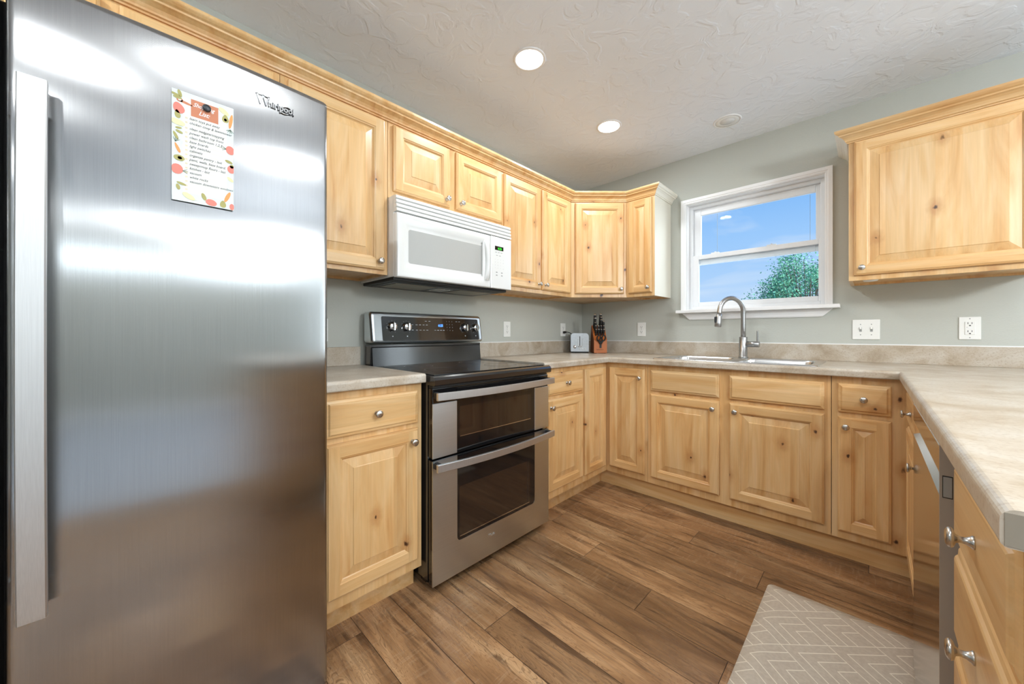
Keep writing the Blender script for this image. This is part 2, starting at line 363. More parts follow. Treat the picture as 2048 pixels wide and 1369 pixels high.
    def text(s, body, size, xf, mi=0, depth=0.0, shear=0.0, align='LEFT', sxy=(1, 1), bold=0.0):
        cu = bpy.data.curves.new('t', 'FONT'); cu.body = body; cu.size = size; cu.extrude = depth; cu.shear = shear; cu.align_x = align; cu.resolution_u = 2; cu.offset = bold
        o = bpy.data.objects.new('t', cu); COL.objects.link(o); bpy.context.view_layer.update()
        me = o.evaluated_get(bpy.context.evaluated_depsgraph_get()).to_mesh()
        sm = Matrix.Diagonal((sxy[0], sxy[1], 1, 1))
        s.add([xf @ sm @ v.co for v in me.vertices], [tuple(f.vertices) for f in me.polygons], mi)
        o.to_mesh_clear(); bpy.data.objects.remove(o); bpy.data.curves.remove(cu); return s
    def build(s, name, mats, parent=None, loc=(0, 0, 0), rot=None, tag=None, kind=None):
        me = bpy.data.meshes.new(name); me.from_pydata(s.v, [], s.f)
        if not isinstance(mats, (list, tuple)): mats = [mats]
        for m in mats: me.materials.append(M[m] if isinstance(m, str) else m)
        for i, p in enumerate(me.polygons): p.material_index = s.m[i]; p.use_smooth = i in s.smooth
        bm = bmesh.new(); bm.from_mesh(me); bmesh.ops.recalc_face_normals(bm, faces=bm.faces); bm.to_mesh(me); bm.free()
        o = bpy.data.objects.new(name, me); COL.objects.link(o); o.location = loc
        if rot: o.rotation_euler = rot
        if parent: o.parent = parent
        if tag: o['label'], o['category'] = tag[:2]
        if tag and len(tag) > 2: o['group'] = tag[2]
        if kind: o['kind'] = kind
        return o
def thing(name, label, cat, loc=(0, 0, 0), rz=0.0, group=None):
    o = bpy.data.objects.new(name, None); COL.objects.link(o); o.empty_display_size = 0.1
    o.location = loc; o.rotation_euler = (0, 0, rz); o['label'] = label; o['category'] = cat
    if group: o['group'] = group
    return o
def smooth_bevel(o, w_=0.003, seg=2, ang=40):
    md = o.modifiers.new('bevel', 'BEVEL'); md.width = w_; md.segments = seg; md.limit_method = 'ANGLE'; md.angle_limit = R(ang); md.harden_normals = False
    return o

# ------------------------------------------------------------------ setting
CZ = 2.432; XR = 6.6; YB = -6.2
T = 0.12
# floor planks
me_v, me_f, uvs, tones, mi = [], [], [], [], []
PW = 0.1577; L = 1.3
def plank(x0, x1, y0, y1, gap=0.0009):
    o = len(me_v); g_ = gap
    a, b, c, d = max(x0, 0) + g_, min(x1, XR) - g_, y0 + g_, y1 - g_
    if x0 > 2.9: return
    b = min(b, 2.95)
    if b - a < 0.01: return
    me_v.extend([(a, c, 0), (b, c, 0), (b, d, 0), (a, d, 0)]); me_f.append((o, o + 1, o + 2, o + 3))
    ox = random.random() * 40; t1, t2, t3 = random.random(), random.random(), random.random()
    uvs.extend([(a - x0 + ox, c - y0), (b - x0 + ox, c - y0), (b - x0 + ox, d - y0), (a - x0 + ox, d - y0)]); tones.extend([(t1, t2, t3, 1)] * 4); mi.append(0)
shift = {0: 0.96, 1: 1.295, 2: 1.62, 3: 1.95}
k0 = -5
for k in range(k0, 36):
    y1 = min(0.0, -0.66 - PW * k); y0 = -0.66 - PW * (k + 1)
    if y0 >= 0 or y1 <= YB: continue
    x = shift[k % 4] + (0.0 if k % 8 < 4 else 0.01) - 3 * L
    while x < XR:
        plank(x, x + L, max(y0, YB), y1); x += L
o_ = len(me_v); me_v += [(0, YB, -0.0015), (XR, YB, -0.0015), (XR, 0, -0.0015), (0, 0, -0.0015)]; me_f.append((o_, o_ + 1, o_ + 2, o_ + 3)); uvs += [(0, 0)] * 4; tones += [(0, 0, 0, 1)] * 4; mi.append(1)
o_ = len(me_v); me_v += [(2.95, YB, 0.0), (XR, YB, 0.0), (XR, 0, 0.0), (2.95, 0, 0.0)]; me_f.append((o_, o_ + 1, o_ + 2, o_ + 3)); uvs += [(0, 0)] * 4; tones += [(0, 0, 0, 1)] * 4; mi.append(2)  # unseen grey floor added to bounce neutral light onto the ceiling
me = bpy.data.meshes.new('floor'); me.from_pydata(me_v, [], me_f)
ul = me.uv_layers.new(name='plank')
for i in range(len(me.loops)): ul.data[i].uv = uvs[i]
ca = me.color_attributes.new('tone', 'FLOAT_COLOR', 'CORNER')
for i in range(len(me.loops)): ca.data[i].color = tones[i]
me.materials.append(M['floor']); me.materials.append(M['floor_gap']); me.materials.append(simple('grey_bounce_floor', srgb(172, 178, 186), 0.95))
for i, p in enumerate(me.polygons): p.material_index = mi[i]
fl = bpy.data.objects.new('floor', me); COL.objects.link(fl); fl['kind'] = 'structure'

def wall_with_holes(name, axis, pos, thick, a0, a1, holes, z0=0.0, z1=CZ):
    """axis 'y': wall in the x-z plane at y=pos..pos+thick; axis 'x': wall in the y-z plane"""
    mb = MB(); cuts = sorted({a0, a1, *[h[0] for h in holes], *[h[1] for h in holes]})
    def B(p, q, lo, hi):
        if hi - lo < 1e-4: return
        mb.box((p, pos, lo), (q, pos + thick, hi)) if axis == 'y' else mb.box((pos, p, lo), (pos + thick, q, hi))
    for p, q in zip(cuts, cuts[1:]):
        hs = sorted([h for h in holes if h[0] <= p + 1e-6 and h[1] >= q - 1e-6], key=lambda h: h[2]); z = z0
        for h in hs: B(p, q, z, h[2]); z = h[3]
        B(p, q, z, z1)
    return mb.build(name, 'wall', kind='structure')
WX0, WX1, WZ0, WZ1 = 0.950, 1.765, 1.258, 2.066      # kitchen window opening
wall_with_holes('wall_back', 'y', 0, T, 0, XR, [(WX0, WX1, WZ0, WZ1), (3.3, 5.2, 0.04, 2.05)])
wall_with_holes('wall_left', 'x', -T, T, YB, T, [])
wall_with_holes('wall_right', 'x', XR, T, YB, T, [(-2.7, -0.4, 1.86, 2.22), (-5.6, -3.1, 1.86, 2.22)])
wall_with_holes('wall_front', 'y', YB - T, T, -T, XR + T, [(3.6, 5.2, 0.9, 2.1)])
cans = [(0.762, -1.61), (0.742, -0.806), (0.76, -3.75), (5.9, -1.4), (5.9, -3.05), (5.9, -4.7), (3.9, -5.0)]  # first two are the kitchen pair, the rest added unseen for fill
near_cans = [(2.07, -2.62), (2.36, -3.45), (2.85, -1.95), (2.85, -3.9)]
off_cans = [(1.312, -0.335)]
CR = 0.066
mb = MB()
# ceiling with round recesses is one slab; the fixtures hang 4 mm proud of it
mb.box((-T, YB - T, CZ), (XR + T, T, CZ + 0.1))
mb.build('ceiling', 'ceiling', kind='structure')

# windows of the unseen room beyond; right pair shaped to streak the fridge
def plain_window(name, axis, pos, a0, a1, z0, z1, mull):
    mb = MB(); f = 0.06; d = 0.05
    def B(p, q, lo, hi, dd=d): mb.box((p, pos, lo), (q, pos + dd, hi)) if axis == 'y' else mb.box((pos, p, lo), (pos + dd, q, hi))
    B(a0, a0 + f, z0, z1); B(a1 - f, a1, z0, z1); B(a0 + f, a1 - f, z0, z0 + f); B(a0 + f, a1 - f, z1 - f, z1)
    for m_ in mull: B(m_ - f / 2, m_ + f / 2, z0 + f, z1 - f)
    o = mb.build(name, 'vinyl', kind='structure')
    gb = MB(); e_ = pos + 0.02
    if axis == 'y': gb.box((a0 + f, e_, z0 + f), (a1 - f, e_ + 0.006, z1 - f))
    else: gb.box((e_, a0 + f, z0 + f), (e_ + 0.006, a1 - f, z1 - f))
    gb.build('pane', 'glass', o)
plain_window('window_2', 'x', XR + 0.02, -2.7, -0.4, 1.86, 2.22, [-1.55])
plain_window('window_3', 'x', XR + 0.02, -5.6, -3.1, 1.86, 2.22, [-4.35])
plain_window('window_4', 'y', YB - 0.08, 3.6, 5.2, 0.9, 2.1, [4.4])

def patio_door():
    mb = MB(); f = 0.07
    for a, b in ((3.3, 3.3 + f), (5.2 - f, 5.2), (4.25 - f / 2, 4.25 + f / 2)): mb.box((a, 0.03, 0.04), (b, 0.09, 2.05))
    for a, b in ((0.04, 0.04 + f), (2.05 - f, 2.05)): mb.box((3.3 + f, 0.03, a), (4.25 - f / 2, 0.09, b)).box((4.25 + f / 2, 0.03, a), (5.2 - f, 0.09, b))
    o = mb.build('door_1', 'vinyl', kind='structure')
    for a, b in ((3.3 + f, 4.25 - f / 2), (4.25 + f / 2, 5.2 - f)): MB().box((a, 0.055, 0.04 + f), (b, 0.061, 2.05 - f)).build('pane', 'glass', o)
patio_door()
# kitchen window
def kitchen_window():
    mb = MB(); c = 0.036
    # casing: stepped profile around three sides (stands on the stool)
    prof = [(0, -0.001), (0, -0.010), (0.006, -0.014), (0.012, -0.014), (0.016, -0.018), (c, -0.018), (c, -0.001)]
    path = [(WX0, WZ0), (WX0, WZ1), (WX1, WZ1), (WX1, WZ0)]
    P = [Vector(p) for p in path]; nor = [Vector((-1, 0)), Vector((-1, 1)), Vector((1, 1)), Vector((1, 0))]
    k = len(prof); vs = [(P[i].x + nor[i].x * o, z, P[i].y + nor[i].y * o) for i in range(4) for o, z in prof]
    mb.add(vs, [(i * k + j, i * k + (j + 1) % k, (i + 1) * k + (j + 1) % k, (i + 1) * k + j) for i in range(3) for j in range(k)])
    mb.add(vs, [tuple(range(k)), tuple(3 * k + j for j in range(k))])
    # jamb extensions
    j = 0.004
    mb.box((WX0, 0, WZ0), (WX0 + j, 0.115, WZ1)); mb.box((WX1 - j, 0, WZ0), (WX1, 0.115, WZ1)); mb.box((WX0 + j, 0, WZ1 - j), (WX1 - j, 0.115, WZ1)); mb.box((WX0 + j, 0, WZ0), (WX1 - j, 0.115, WZ0 + 0.006))
    win = mb.build('window_1', 'white_paint', kind='structure')
    st = MB(); st.box((0.889, -0.062, 1.234), (1.836, 0.0, 1.257), bev=0.004); st.build('window_stool', 'white_paint', win)
    ap = MB()
    pr = [(-0.001, 1.233), (-0.022, 1.233), (-0.022, 1.222), (-0.017, 1.217), (-0.014, 1.205), (-0.012, 1.190), (-0.006, 1.183), (-0.001, 1.183)]
    def xe(z, s_): return (0.925 + (1.233 - z) * 1.02) if s_ < 0 else (1.802 - (1.233 - z) * 1.02)
    n = len(pr); vs = [(xe(z, -1), y, z) for y, z in pr] + [(xe(z, 1), y, z) for y, z in pr]
    ap.add(vs, [(i, (i + 1) % n, n + (i + 1) % n, n + i) for i in range(n)] + [tuple(range(n)), tuple(range(n, 2 * n))])
    ap.build('window_apron', 'white_paint', win)
    x0, x1 = WX0 + j, WX1 - j; z0, z1 = WZ0 + 0.006, WZ1 - j
    fr = MB(); f = 0.022
    fr.box((x0, 0.055, z0), (x0 + f, 0.115, z1), bev=0.002); fr.box((x1 - f, 0.055, z0), (x1, 0.115, z1), bev=0.002)
    fr.box((x0 + f, 0.055, z1 - f), (x1 - f, 0.115, z1), bev=0.002); fr.box((x0 + f, 0.055, z0), (x1 - f, 0.115, z0 + f), bev=0.002)
    fr.build('window_frame', 'vinyl', win)
    def sash(name, ya, yb, ax0, ax1, az0, az1, gx0, gx1, gz0, gz1):
        s_ = MB(); s_.box((ax0, ya, az0), (gx0, yb, az1), bev=0.003); s_.box((gx1, ya, az0), (ax1, yb, az1), bev=0.003)
        s_.box((gx0, ya, az0), (gx1, yb, gz0), bev=0.003); s_.box((gx0, ya, gz1), (gx1, yb, az1), bev=0.003)
        o = s_.build(name, 'vinyl', win); ym = (ya + yb) / 2
        gg = MB().box((gx0, ym, gz0), (gx1, ym + 0.004, gz1)); gg.build('pane', 'glass', o); return o
    up = sash('upper_sash', 0.088, 0.112, x0 + f, x1 - f, 1.610, z1 - f, 1.026, 1.713, 1.660, 1.991)
    lo = sash('lower_sash', 0.062, 0.086, x0 + f - 0.002, x1 - f + 0.002, z0 + f, 1.681, 1.018, 1.728, 1.319, 1.648)
    for xx in (1.13, 1.48):
        l_ = MB(); l_.box((xx - 0.028, 0.066, 1.681), (xx + 0.028, 0.084, 1.690), bev=0.003).lathe([(0.006, 0), (0.006, 0.005), (0.001, 0.006)], (xx, 0.075, 1.690), seg=12)
        l_.build('sash_latch', 'vinyl', lo)
    for xx in (1.136, 1.683):
        MB().box((xx - 0.0008, 0.104, 1.66), (xx + 0.0008, 0.106, 1.985)).build('hanging_cord', 'plastic_grey', up)
kitchen_window()
# baseboard on the far walls
MB().box((XR - 0.014, YB, 0), (XR, 0, 0.09)).build('baseboard_right', 'white_paint', kind='structure')
MB().box((0, YB, 0), (XR - 0.014, YB + 0.014, 0.09)).build('baseboard_front', 'white_paint', kind='structure')

# ------------------------------------------------------------------ lights
def downlight(x, y, lit, watts, label, group=None):
    t = thing('recessed_light', label, 'ceiling light', (x, y, CZ), group=group)
    MB().lathe([(CR, -0.001), (CR + 0.002, -0.005), (CR + 0.011, -0.004), (CR + 0.014, -0.001), (CR + 0.014, 0.0), (CR, 0.0)], seg=40, cap=False).build('trim_ring', 'white_paint', t)
    if lit:
        MB().lathe([(0.0001, -0.0030), (CR, -0.0030), (CR, -0.0015), (0.0001, -0.0015)], seg=40).build('lens', 'lens', t)
        ld = bpy.data.lights.new('lamp', 'AREA'); ld.shape = 'DISK'; ld.size = 2 * CR; ld.energy = watts; ld.color = (0.93, 0.975, 1.0)
        lo = bpy.data.objects.new('lamp', ld); COL.objects.link(lo); lo.parent = t; lo.location = (0, 0, -0.006)
    else:
        MB().lathe([(0.0001, -0.0022), (0.042, -0.0022), (0.042, -0.0010), (0.0001, -0.001)], seg=40).build('lens', 'lens_off', t)
        MB().lathe([(0.042, -0.0018), (CR, -0.0045), (CR, -0.001), (0.042, -0.001)], seg=40, cap=False).build('baffle', 'plastic', t)
labs = ['lit round ceiling downlight, the larger and nearer of the two glowing ones', 'lit round ceiling downlight nearest the corner, the smaller glowing one']
for i, (x, y) in enumerate(cans):
    if i < 2: downlight(x, y, True, CAN_W, labs[i])
    else: downlight(x, y, True, FILL_CAN_W, 'added unseen fill downlight in the ceiling behind the camera', 'added fill downlights behind the camera')
def pendant(x, y, zb, r, watts, label):
    t = thing('added_fill_pendant', label, 'lamp', (x, y, CZ))
    MB().lathe([(0.06, -0.001), (0.06, -0.02), (0.01, -0.03)], seg=28).build('ceiling_rose', 'knob', t)
    MB().tube([(0, 0, -0.02), (0, 0, zb + 2 * r - CZ)], 0.006, 10).build('stem', 'knob', t)
    m = simple('added_fill_globe', (1, 1, 1, 1), 0.4, emit=(0.93, 0.975, 1.0, 1), es=watts / (4 * PI * r * r * PI))
    n = 14; MB().lathe([(max(0.0005, r * math.sin(PI * k / n)), zb + r - CZ - r * math.cos(PI * k / n)) for k in range(n + 1)], seg=28).build('globe_shade', m, t)
pendant(3.75, -1.75, 1.78, 0.13, FILL_PENDANT_W, 'added fill globe hanging unseen in the room beyond the peninsula')
for x, y in near_cans: downlight(x, y, True, NEAR_CAN_W, 'lit round downlight in the ceiling over the peninsula, out of the frame', 'downlights over the peninsula')
for x, y in off_cans: downlight(x, y, False, 0, 'unlit white round downlight in the ceiling in front of the window')

# ------------------------------------------------------------------ cabinetry
def door_mesh(w_, h, st=0.056):
    mb = MB(); pb = max(0.004, min(0.034, (w_ - 2 * st) / 2 - 0.010))
    rings = [(0, 0), (0, -.012), (.0035, -.016), (.006, -.0165), (.0085, -.020), (st - .009, -.020), (st - .007, -.0175), (st - .002, -.0155), (st, -.011), (st + .004, -.0085), (st + .004 + pb, -.0160), (st + .006 + pb, -.0185)]
    def ring(i_, y): return [(i_, y, i_), (w_ - i_, y, i_), (w_ - i_, y, h - i_), (i_, y, h - i_)]
    for k in range(len(rings) - 1):
        a = ring(*rings[k]); b = ring(*rings[k + 1])
        if k == 4:   # flat of stiles and rails: stiles run full height
            i0, i1 = rings[4][0], rings[5][0]; y = -.020
            for xa, xb in ((i0, i1), (w_ - i1, w_ - i0)): mb.quad([(xa, y, i0), (xb, y, i0), (xb, y, h - i0), (xa, y, h - i0)], 0)
            for za, zb in ((i0, i1), (h - i1, h - i0)): mb.quad([(i1, y, za), (w_ - i1, y, za), (w_ - i1, y, zb), (i1, y, zb)], 1)
            continue
        for e_ in range(4):
            f = (e_ + 1) % 4; mb.add([a[e_], a[f], b[f], b[e_]], [(0, 1, 2, 3)], 1 if (e_ in (0, 2) and k < 9) else 0)
    mb.add(ring(*rings[-1]), [(0, 1, 2, 3)], 0); mb.add(ring(0, 0), [(3, 2, 1, 0)], 0)
    return mb
def drawer_mesh(w_, h):
    mb = MB(); rings = [(0, 0), (0, -.011), (.003, -.0135), (.010, -.0150), (.013, -.0185), (.016, -.020)]
    def ring(i_, y): return [(i_, y, i_), (w_ - i_, y, i_), (w_ - i_, y, h - i_), (i_, y, h - i_)]
    for k in range(len(rings) - 1):
        a = ring(*rings[k]); b = ring(*rings[k + 1])
        for e_ in range(4): f = (e_ + 1) % 4; mb.quad([a[e_], a[f], b[f], b[e_]], 0)
    mb.quad(ring(*rings[-1])); mb.quad(ring(0, 0)[::-1]); return mb
KN = MB().lathe([(0.0095, 0.0), (0.0095, 0.002), (0.0075, 0.004), (0.0050, 0.008), (0.0045, 0.014), (0.0065, 0.018), (0.0125, 0.020), (0.0145, 0.0225), (0.0140, 0.0255), (0.010, 0.028), (0.0005, 0.029)], d=(0, -1, 0), seg=24)
def knob(parent, x, z):
    o = KN.build('knob', 'knob', parent); o.location = (x, -0.0198, z); return o
def door(root, x0, x1, z0, z1, kn=None, rz=0.0, y=0.0, ox=None, name='door'):
    o = door_mesh(x1 - x0, z1 - z0).build(name, ['wood_v', 'wood_h'], root)
    o.location = (x0, y - 0.0005, z0) if ox is None else (ox[0], ox[1], z0); o.rotation_euler = (0, 0, rz)
    if kn: knob(o, kn[0] if kn[0] >= 0 else x1 - x0 + kn[0], kn[1] if kn[1] >= 0 else z1 - z0 + kn[1])
    return o
def drawer(root, x0, x1, z0, z1, kn=True):
    o = drawer_mesh(x1 - x0, z1 - z0).build('drawer', 'wood_h', root); o.location = (x0, -0.0005, z0)
    if kn: knob(o, (x1 - x0) / 2, (z1 - z0) / 2)
    return o
def body(root, w_, d, z0, z1, mat='wood_v', x0=0.0008, bottom_lip=0.0):
    mb = MB(); x1 = w_ - 0.0008
    if bottom_lip:   # wall cabinet: recessed bottom between the side panels and the frame
        s = 0.016; mb.box((x0, 0.0, z0), (x1, 0.019, z0 + 0.035)); mb.box((x0, 0.019, z0), (x0 + s, d, z0 + 0.035)); mb.box((x1 - s, 0.019, z0), (x1, d, z0 + 0.035)); mb.box((x0 + s, d - s, z0), (x1 - s, d, z0 + 0.035))
        mb.box((x0, 0, z0 + 0.035), (x1, d, z1)); mb.quad([(x0 + s, 0.019, z0 + bottom_lip), (x1 - s, 0.019, z0 + bottom_lip), (x1 - s, d - s, z0 + bottom_lip), (x0 + s, d - s, z0 + bottom_lip)])
    else: mb.box((x0, 0, z0), (x1, d, z1))
    return mb.build('cabinet_body', mat, root)
UB, UT = 1.360, 2.112; DT, DB = 2.088, 1.386; UD = 0.3035
BB, BT = 0.102, 0.8755; BD = 0.6085
q90 = R(90)
# --- wall cabinets on the stove wall (front faces +x); local x = world y
t = thing('wall_cabinet', 'maple wall cabinet above the fridge, only its door tops showing', 'cabinet', (0.305, -3.49, 0), q90)
body(t, 0.92, UD, 1.815, UT)
door(t, 0.04, 0.45, 1.83, DT, (-0.03, 0.035)); door(t, 0.49, 0.896, 1.83, DT, (0.03, 0.035))
t = thing('wall_cabinet', 'tall single-door maple wall cabinet between fridge and microwave', 'cabinet', (0.305, -2.57, 0), q90)
body(t, 0.45, UD, UB, UT, bottom_lip=0.012)
door(t, 0.027, 0.430, DB - 0.006, DT, (-0.030, 0.038))
t = thing('wall_cabinet', 'short two-door maple wall cabinet directly above the white microwave', 'cabinet', (0.305, -2.119, 0), q90)
body(t, 0.762, UD, 1.7345, UT)
door(t, 0.024, 0.357, 1.770, DT, (-0.028, 0.036)); door(t, 0.398, 0.750, 1.770, DT, (0.028, 0.036))
t = thing('wall_cabinet', 'two-door maple wall cabinet between microwave and corner cabinet', 'cabinet', (0.305, -1.356, 0), q90)
body(t, 0.745, UD, UB, UT, bottom_lip=0.012)
door(t, 0.010, 0.366, DB, DT, (-0.028, 0.036)); door(t, 0.382, 0.718, DB, DT, (0.028, 0.036))
# diagonal corner
t = thing('corner_wall_cabinet', 'diagonal single-door maple wall cabinet across the room corner', 'cabinet', (0, 0, 0))
MB().prism([(0.001, -0.001), (0.609, -0.001), (0.609, -0.305), (0.305, -0.609), (0.001, -0.609)], UB, UT).build('cabinet_body', 'wood_v', t)
d_ = 0.031; door(t, 0, 0.376, DB, DT, (-0.026, 0.036), rz=R(45), ox=(0.305 + d_ * .7071 + .0004, -0.61 + d_ * .7071 - .0004))
t = thing('wall_cabinet', 'narrow single-door maple wall cabinet left of the window', 'cabinet', (0.61, -0.305, 0))
body(t, 0.221, UD, UB, UT, bottom_lip=0.012)
door(t, 0.021, 0.203, DB, DT, (-0.024, 0.036))
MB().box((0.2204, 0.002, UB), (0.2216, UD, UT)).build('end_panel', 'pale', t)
t = thing('wall_cabinet', 'wide single-door maple wall cabinet right of the window', 'cabinet', (1.881, -0.305, 0))
body(t, 0.635, UD, UB, UT - 0.006, bottom_lip=0.012)
door(t, 0.022, 0.610, DB, DT, (0.030, 0.036))
MB().lathe([(0.030, 0.0), (0.030, -0.006), (0.026, -0.010), (0.0005, -0.011)], (0, 0, 0), seg=28).build('puck_light', 'plastic', loc=(1.965, -0.205, UB + 0.0115), tag=('small white round puck light under the wide cabinet right of the window', 'light'))
# crown mouldings
CP = [(-0.001, 2.098), (0.006, 2.098), (0.007, 2.104), (0.012, 2.107), (0.0135, 2.113), (0.020, 2.123), (0.030, 2.131), (0.037, 2.134), (0.0385, 2.140), (0.046, 2.144), (0.052, 2.150), (0.054, 2.153), (0.054, 2.163), (-0.001, 2.163)]
pth = [(0.306, -3.49), (0.306, -0.6104), (0.6104, -0.306), (0.832, -0.306), (0.832, -0.001)]
cm = MB().sweep(pth, CP, side=-1, part=(0, 3)).build('crown_moulding', 'wood_h', tag=('long maple crown moulding over the left run of wall cabinets', 'moulding'))
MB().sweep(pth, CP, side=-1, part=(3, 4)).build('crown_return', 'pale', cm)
pth = [(2.518, -0.001), (2.518, -0.306), (1.880, -0.306), (1.880, -0.001)]; CP2 = [(a, z - 0.006) for a, z in CP]
cm = MB().sweep(pth, CP2, side=1, part=(0, 2)).build('crown_moulding', 'wood_h', tag=('maple crown moulding over the cabinet right of the window', 'moulding'))
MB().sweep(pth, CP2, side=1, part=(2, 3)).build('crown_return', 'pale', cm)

# --- base cabinets
t = thing('base_cabinet', 'maple base cabinet with one drawer and door between fridge and range', 'cabinet', (0.61, -2.515, 0), q90)
body(t, 0.391, BD, BB, BT)
drawer(t, 0.004, 0.367, 0.712, 0.845); door(t, 0.004, 0.367, 0.147, 0.690, (-0.030, -0.050))
t = thing('base_cabinet', 'maple base cabinet with drawer and door just right of the range', 'cabinet', (0.61, -1.354, 0), q90)
body(t, 0.434, BD, BB, BT)
drawer(t, 0.055, 0.424, 0.712, 0.845); door(t, 0.055, 0.424, 0.150, 0.690, (0.028, -0.045))
t = thing('corner_base_cabinet', 'maple corner base cabinet with two doors meeting in the inside corner', 'cabinet', (0, 0, 0))
MB().prism([(0.001, -0.001), (0.914, -0.001), (0.914, -0.61), (0.61, -0.61), (0.61, -0.919), (0.001, -0.919)], BB, BT).build('cabinet_body', 'wood_v', t)
door(t, 0, 0.262, 0.147, 0.845, None, rz=q90, ox=(0.6105, -0.905)); door(t, 0.641, 0.898, 0.147, 0.845, (-0.028, -0.062), y=-0.610)
t = thing('sink_base_cabinet', 'wide maple base cabinet with two doors below the sink', 'cabinet', (0.915, -0.61, 0))
# open-topped so the bowls hang inside
W_ = 0.914
MB().box((0.0008, 0, BB), (W_ - 0.0008, 0.019, BT)).box((0.0008, 0.019, BB), (0.018, BD, BT)).box((W_ - 0.018, 0.019, BB), (W_ - 0.0008, BD, BT)).box((0.018, 0.019, BB), (W_ - 0.018, BD, BB + 0.018)).box((0.018, BD - 0.01, BB + 0.018), (W_ - 0.018, BD, BT)).build('cabinet_body', 'wood_v', t)
for a, b in ((0.024, 0.426), (0.479, 0.889)): o = drawer(t, a, b, 0.710, 0.843, False); o.name = 'false_drawer_front'
door(t, 0.024, 0.426, 0.147, 0.688, (-0.030, -0.045)); door(t, 0.479, 0.889, 0.147, 0.688, (0.030, -0.045))
t = thing('base_cabinet', 'narrow maple base cabinet with drawer and door right of the sink base', 'cabinet', (1.830, -0.61, 0))
body(t, 0.262, BD, BB, BT)
drawer(t, 0.024, 0.202, 0.708, 0.843); door(t, 0.024, 0.202, 0.142, 0.686, (0.028, -0.045))
# peninsula: front faces -x, local x = world -y
PX = 2.0945
t = thing('base_cabinet', 'maple peninsula cabinet with drawer and door between inside corner and dishwasher', 'cabinet', (PX, -0.612, 0), -q90)
body(t, 0.686, BD, BB, BT)
drawer(t, 0.060, 0.675, 0.708, 0.843); door(t, 0.060, 0.675, 0.142, 0.686, (-0.035, -0.033))
for c in t.children:
    if c.name.startswith('drawer'):
        for kk in c.children: kk.location.x = 0.27
t = thing('drawer_cabinet', 'maple stack of drawers at the near end of the peninsula', 'cabinet', (PX, -1.912, 0), -q90)
body(t, 0.460, BD, BB, BT)
drawer(t, 0.012, 0.398, 0.705, 0.850); 
drawer(t, 0.012, 0.398, 0.530, 0.692); drawer(t, 0.012, 0.398, 0.345, 0.517); drawer(t, 0.012, 0.398, 0.147, 0.332)
for c in list(t.children):
    if c.name.startswith('drawer'):
        for kk in c.children: kk.location.x = 0.200
# toe kicks
def toe(a, b, label): return MB().box(a, b).build('toe_kick', 'wood_h', tag=(label, 'toe kick'))
toe((0.10, -2.514, 0.0), (0.548, -2.125, 0.1015), 'pale maple toe kick under the cabinet between fridge and range')
toe((0.50, -1.353, 0.0), (0.548, -0.562, 0.1015), 'pale maple toe kick under the cabinets right of the range')
toe((0.549, -0.580, 0.0), (2.150, -0.562, 0.1015), 'long maple toe kick below the sink run with a dark knot')
toe((2.151, -1.297, 0.0), (2.17, -0.60, 0.1015), 'maple toe kick under the far peninsula cabinet')
toe((2.151, -2.370, 0.0), (2.17, -1.913, 0.1015), 'maple toe kick under the peninsula drawer stack')

# ------------------------------------------------------------------ countertops
CT, CB = 0.914, 0.8765
NP = [(0.030, CB)] + [(0.006 - 0.006 * math.sin(R(a_)), CB + 0.006 - 0.006 * math.cos(R(a_))) for a_ in (0, 30, 60, 90)] + [(0.012 - 0.012 * math.cos(R(a_)), CT - 0.012 + 0.012 * math.sin(R(a_))) for a_ in (0, 15, 30, 45, 60, 75, 90)] + [(0.030, CT)]
def slab(mb, x0, y0, x1, y1): mb.box((x0, y0, CB), (x1, y1, CT))
mb = MB()
mb.sweep([(0.648, -2.515), (0.648, -2.126)], NP, side=1)
slab(mb, 0.001, -2.515, 0.618, -2.126)
ctl = mb.build('countertop', 'laminate', tag=('short beige laminate countertop between fridge and range', 'countertop'))
MB().box((0.001, -2.515, CT), (0.020, -2.126, 1.010), bev=0.002).build('backsplash', 'laminate', ctl)
SX0, SX1, SY0, SY1 = 0.945, 1.765, -0.575, -0.075
mb = MB()
XE = 2.86; YE = -2.392
mb.sweep([(0.648, -1.352), (0.648, -0.648), (2.055, -0.648), (2.055, YE)], NP, side=1)
slab(mb, 0.001, -1.352, 0.618, -0.001); slab(mb, 0.618, -0.618, SX0, -0.001); slab(mb, SX1, -0.618, 2.085, -0.001)
slab(mb, SX0, SY1, SX1, -0.001); slab(mb, SX0, -0.618, SX1, SY0); slab(mb, 2.085, YE, XE, -0.001)
ct = mb.build('countertop', 'laminate', tag=('long beige laminate countertop running around the corner, sink and peninsula', 'countertop'))
MB().box((0.001, -1.352, CT), (0.020, -0.0215, 1.014), bev=0.002).box((0.0, -0.020, CT), (XE, -0.001, 1.014), bev=0.002).build('backsplash', 'laminate', ct)
# end cap of the peninsula top
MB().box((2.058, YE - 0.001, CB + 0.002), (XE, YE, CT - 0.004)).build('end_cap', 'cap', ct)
# white caulk bead
MB().box((0.020, -0.004, 1.014), (XE, -0.001, 1.019)).box((0.001, -1.352, 1.014), (0.004, -0.02, 1.019)).build('caulk_bead', 'white_paint', ct)
MB().box((2.7045, -2.372, 0.0), (2.72, -0.001, BT)).build('peninsula_back_panel', 'wood_y', tag=('maple panel closing the far side of the peninsula', 'panel'))

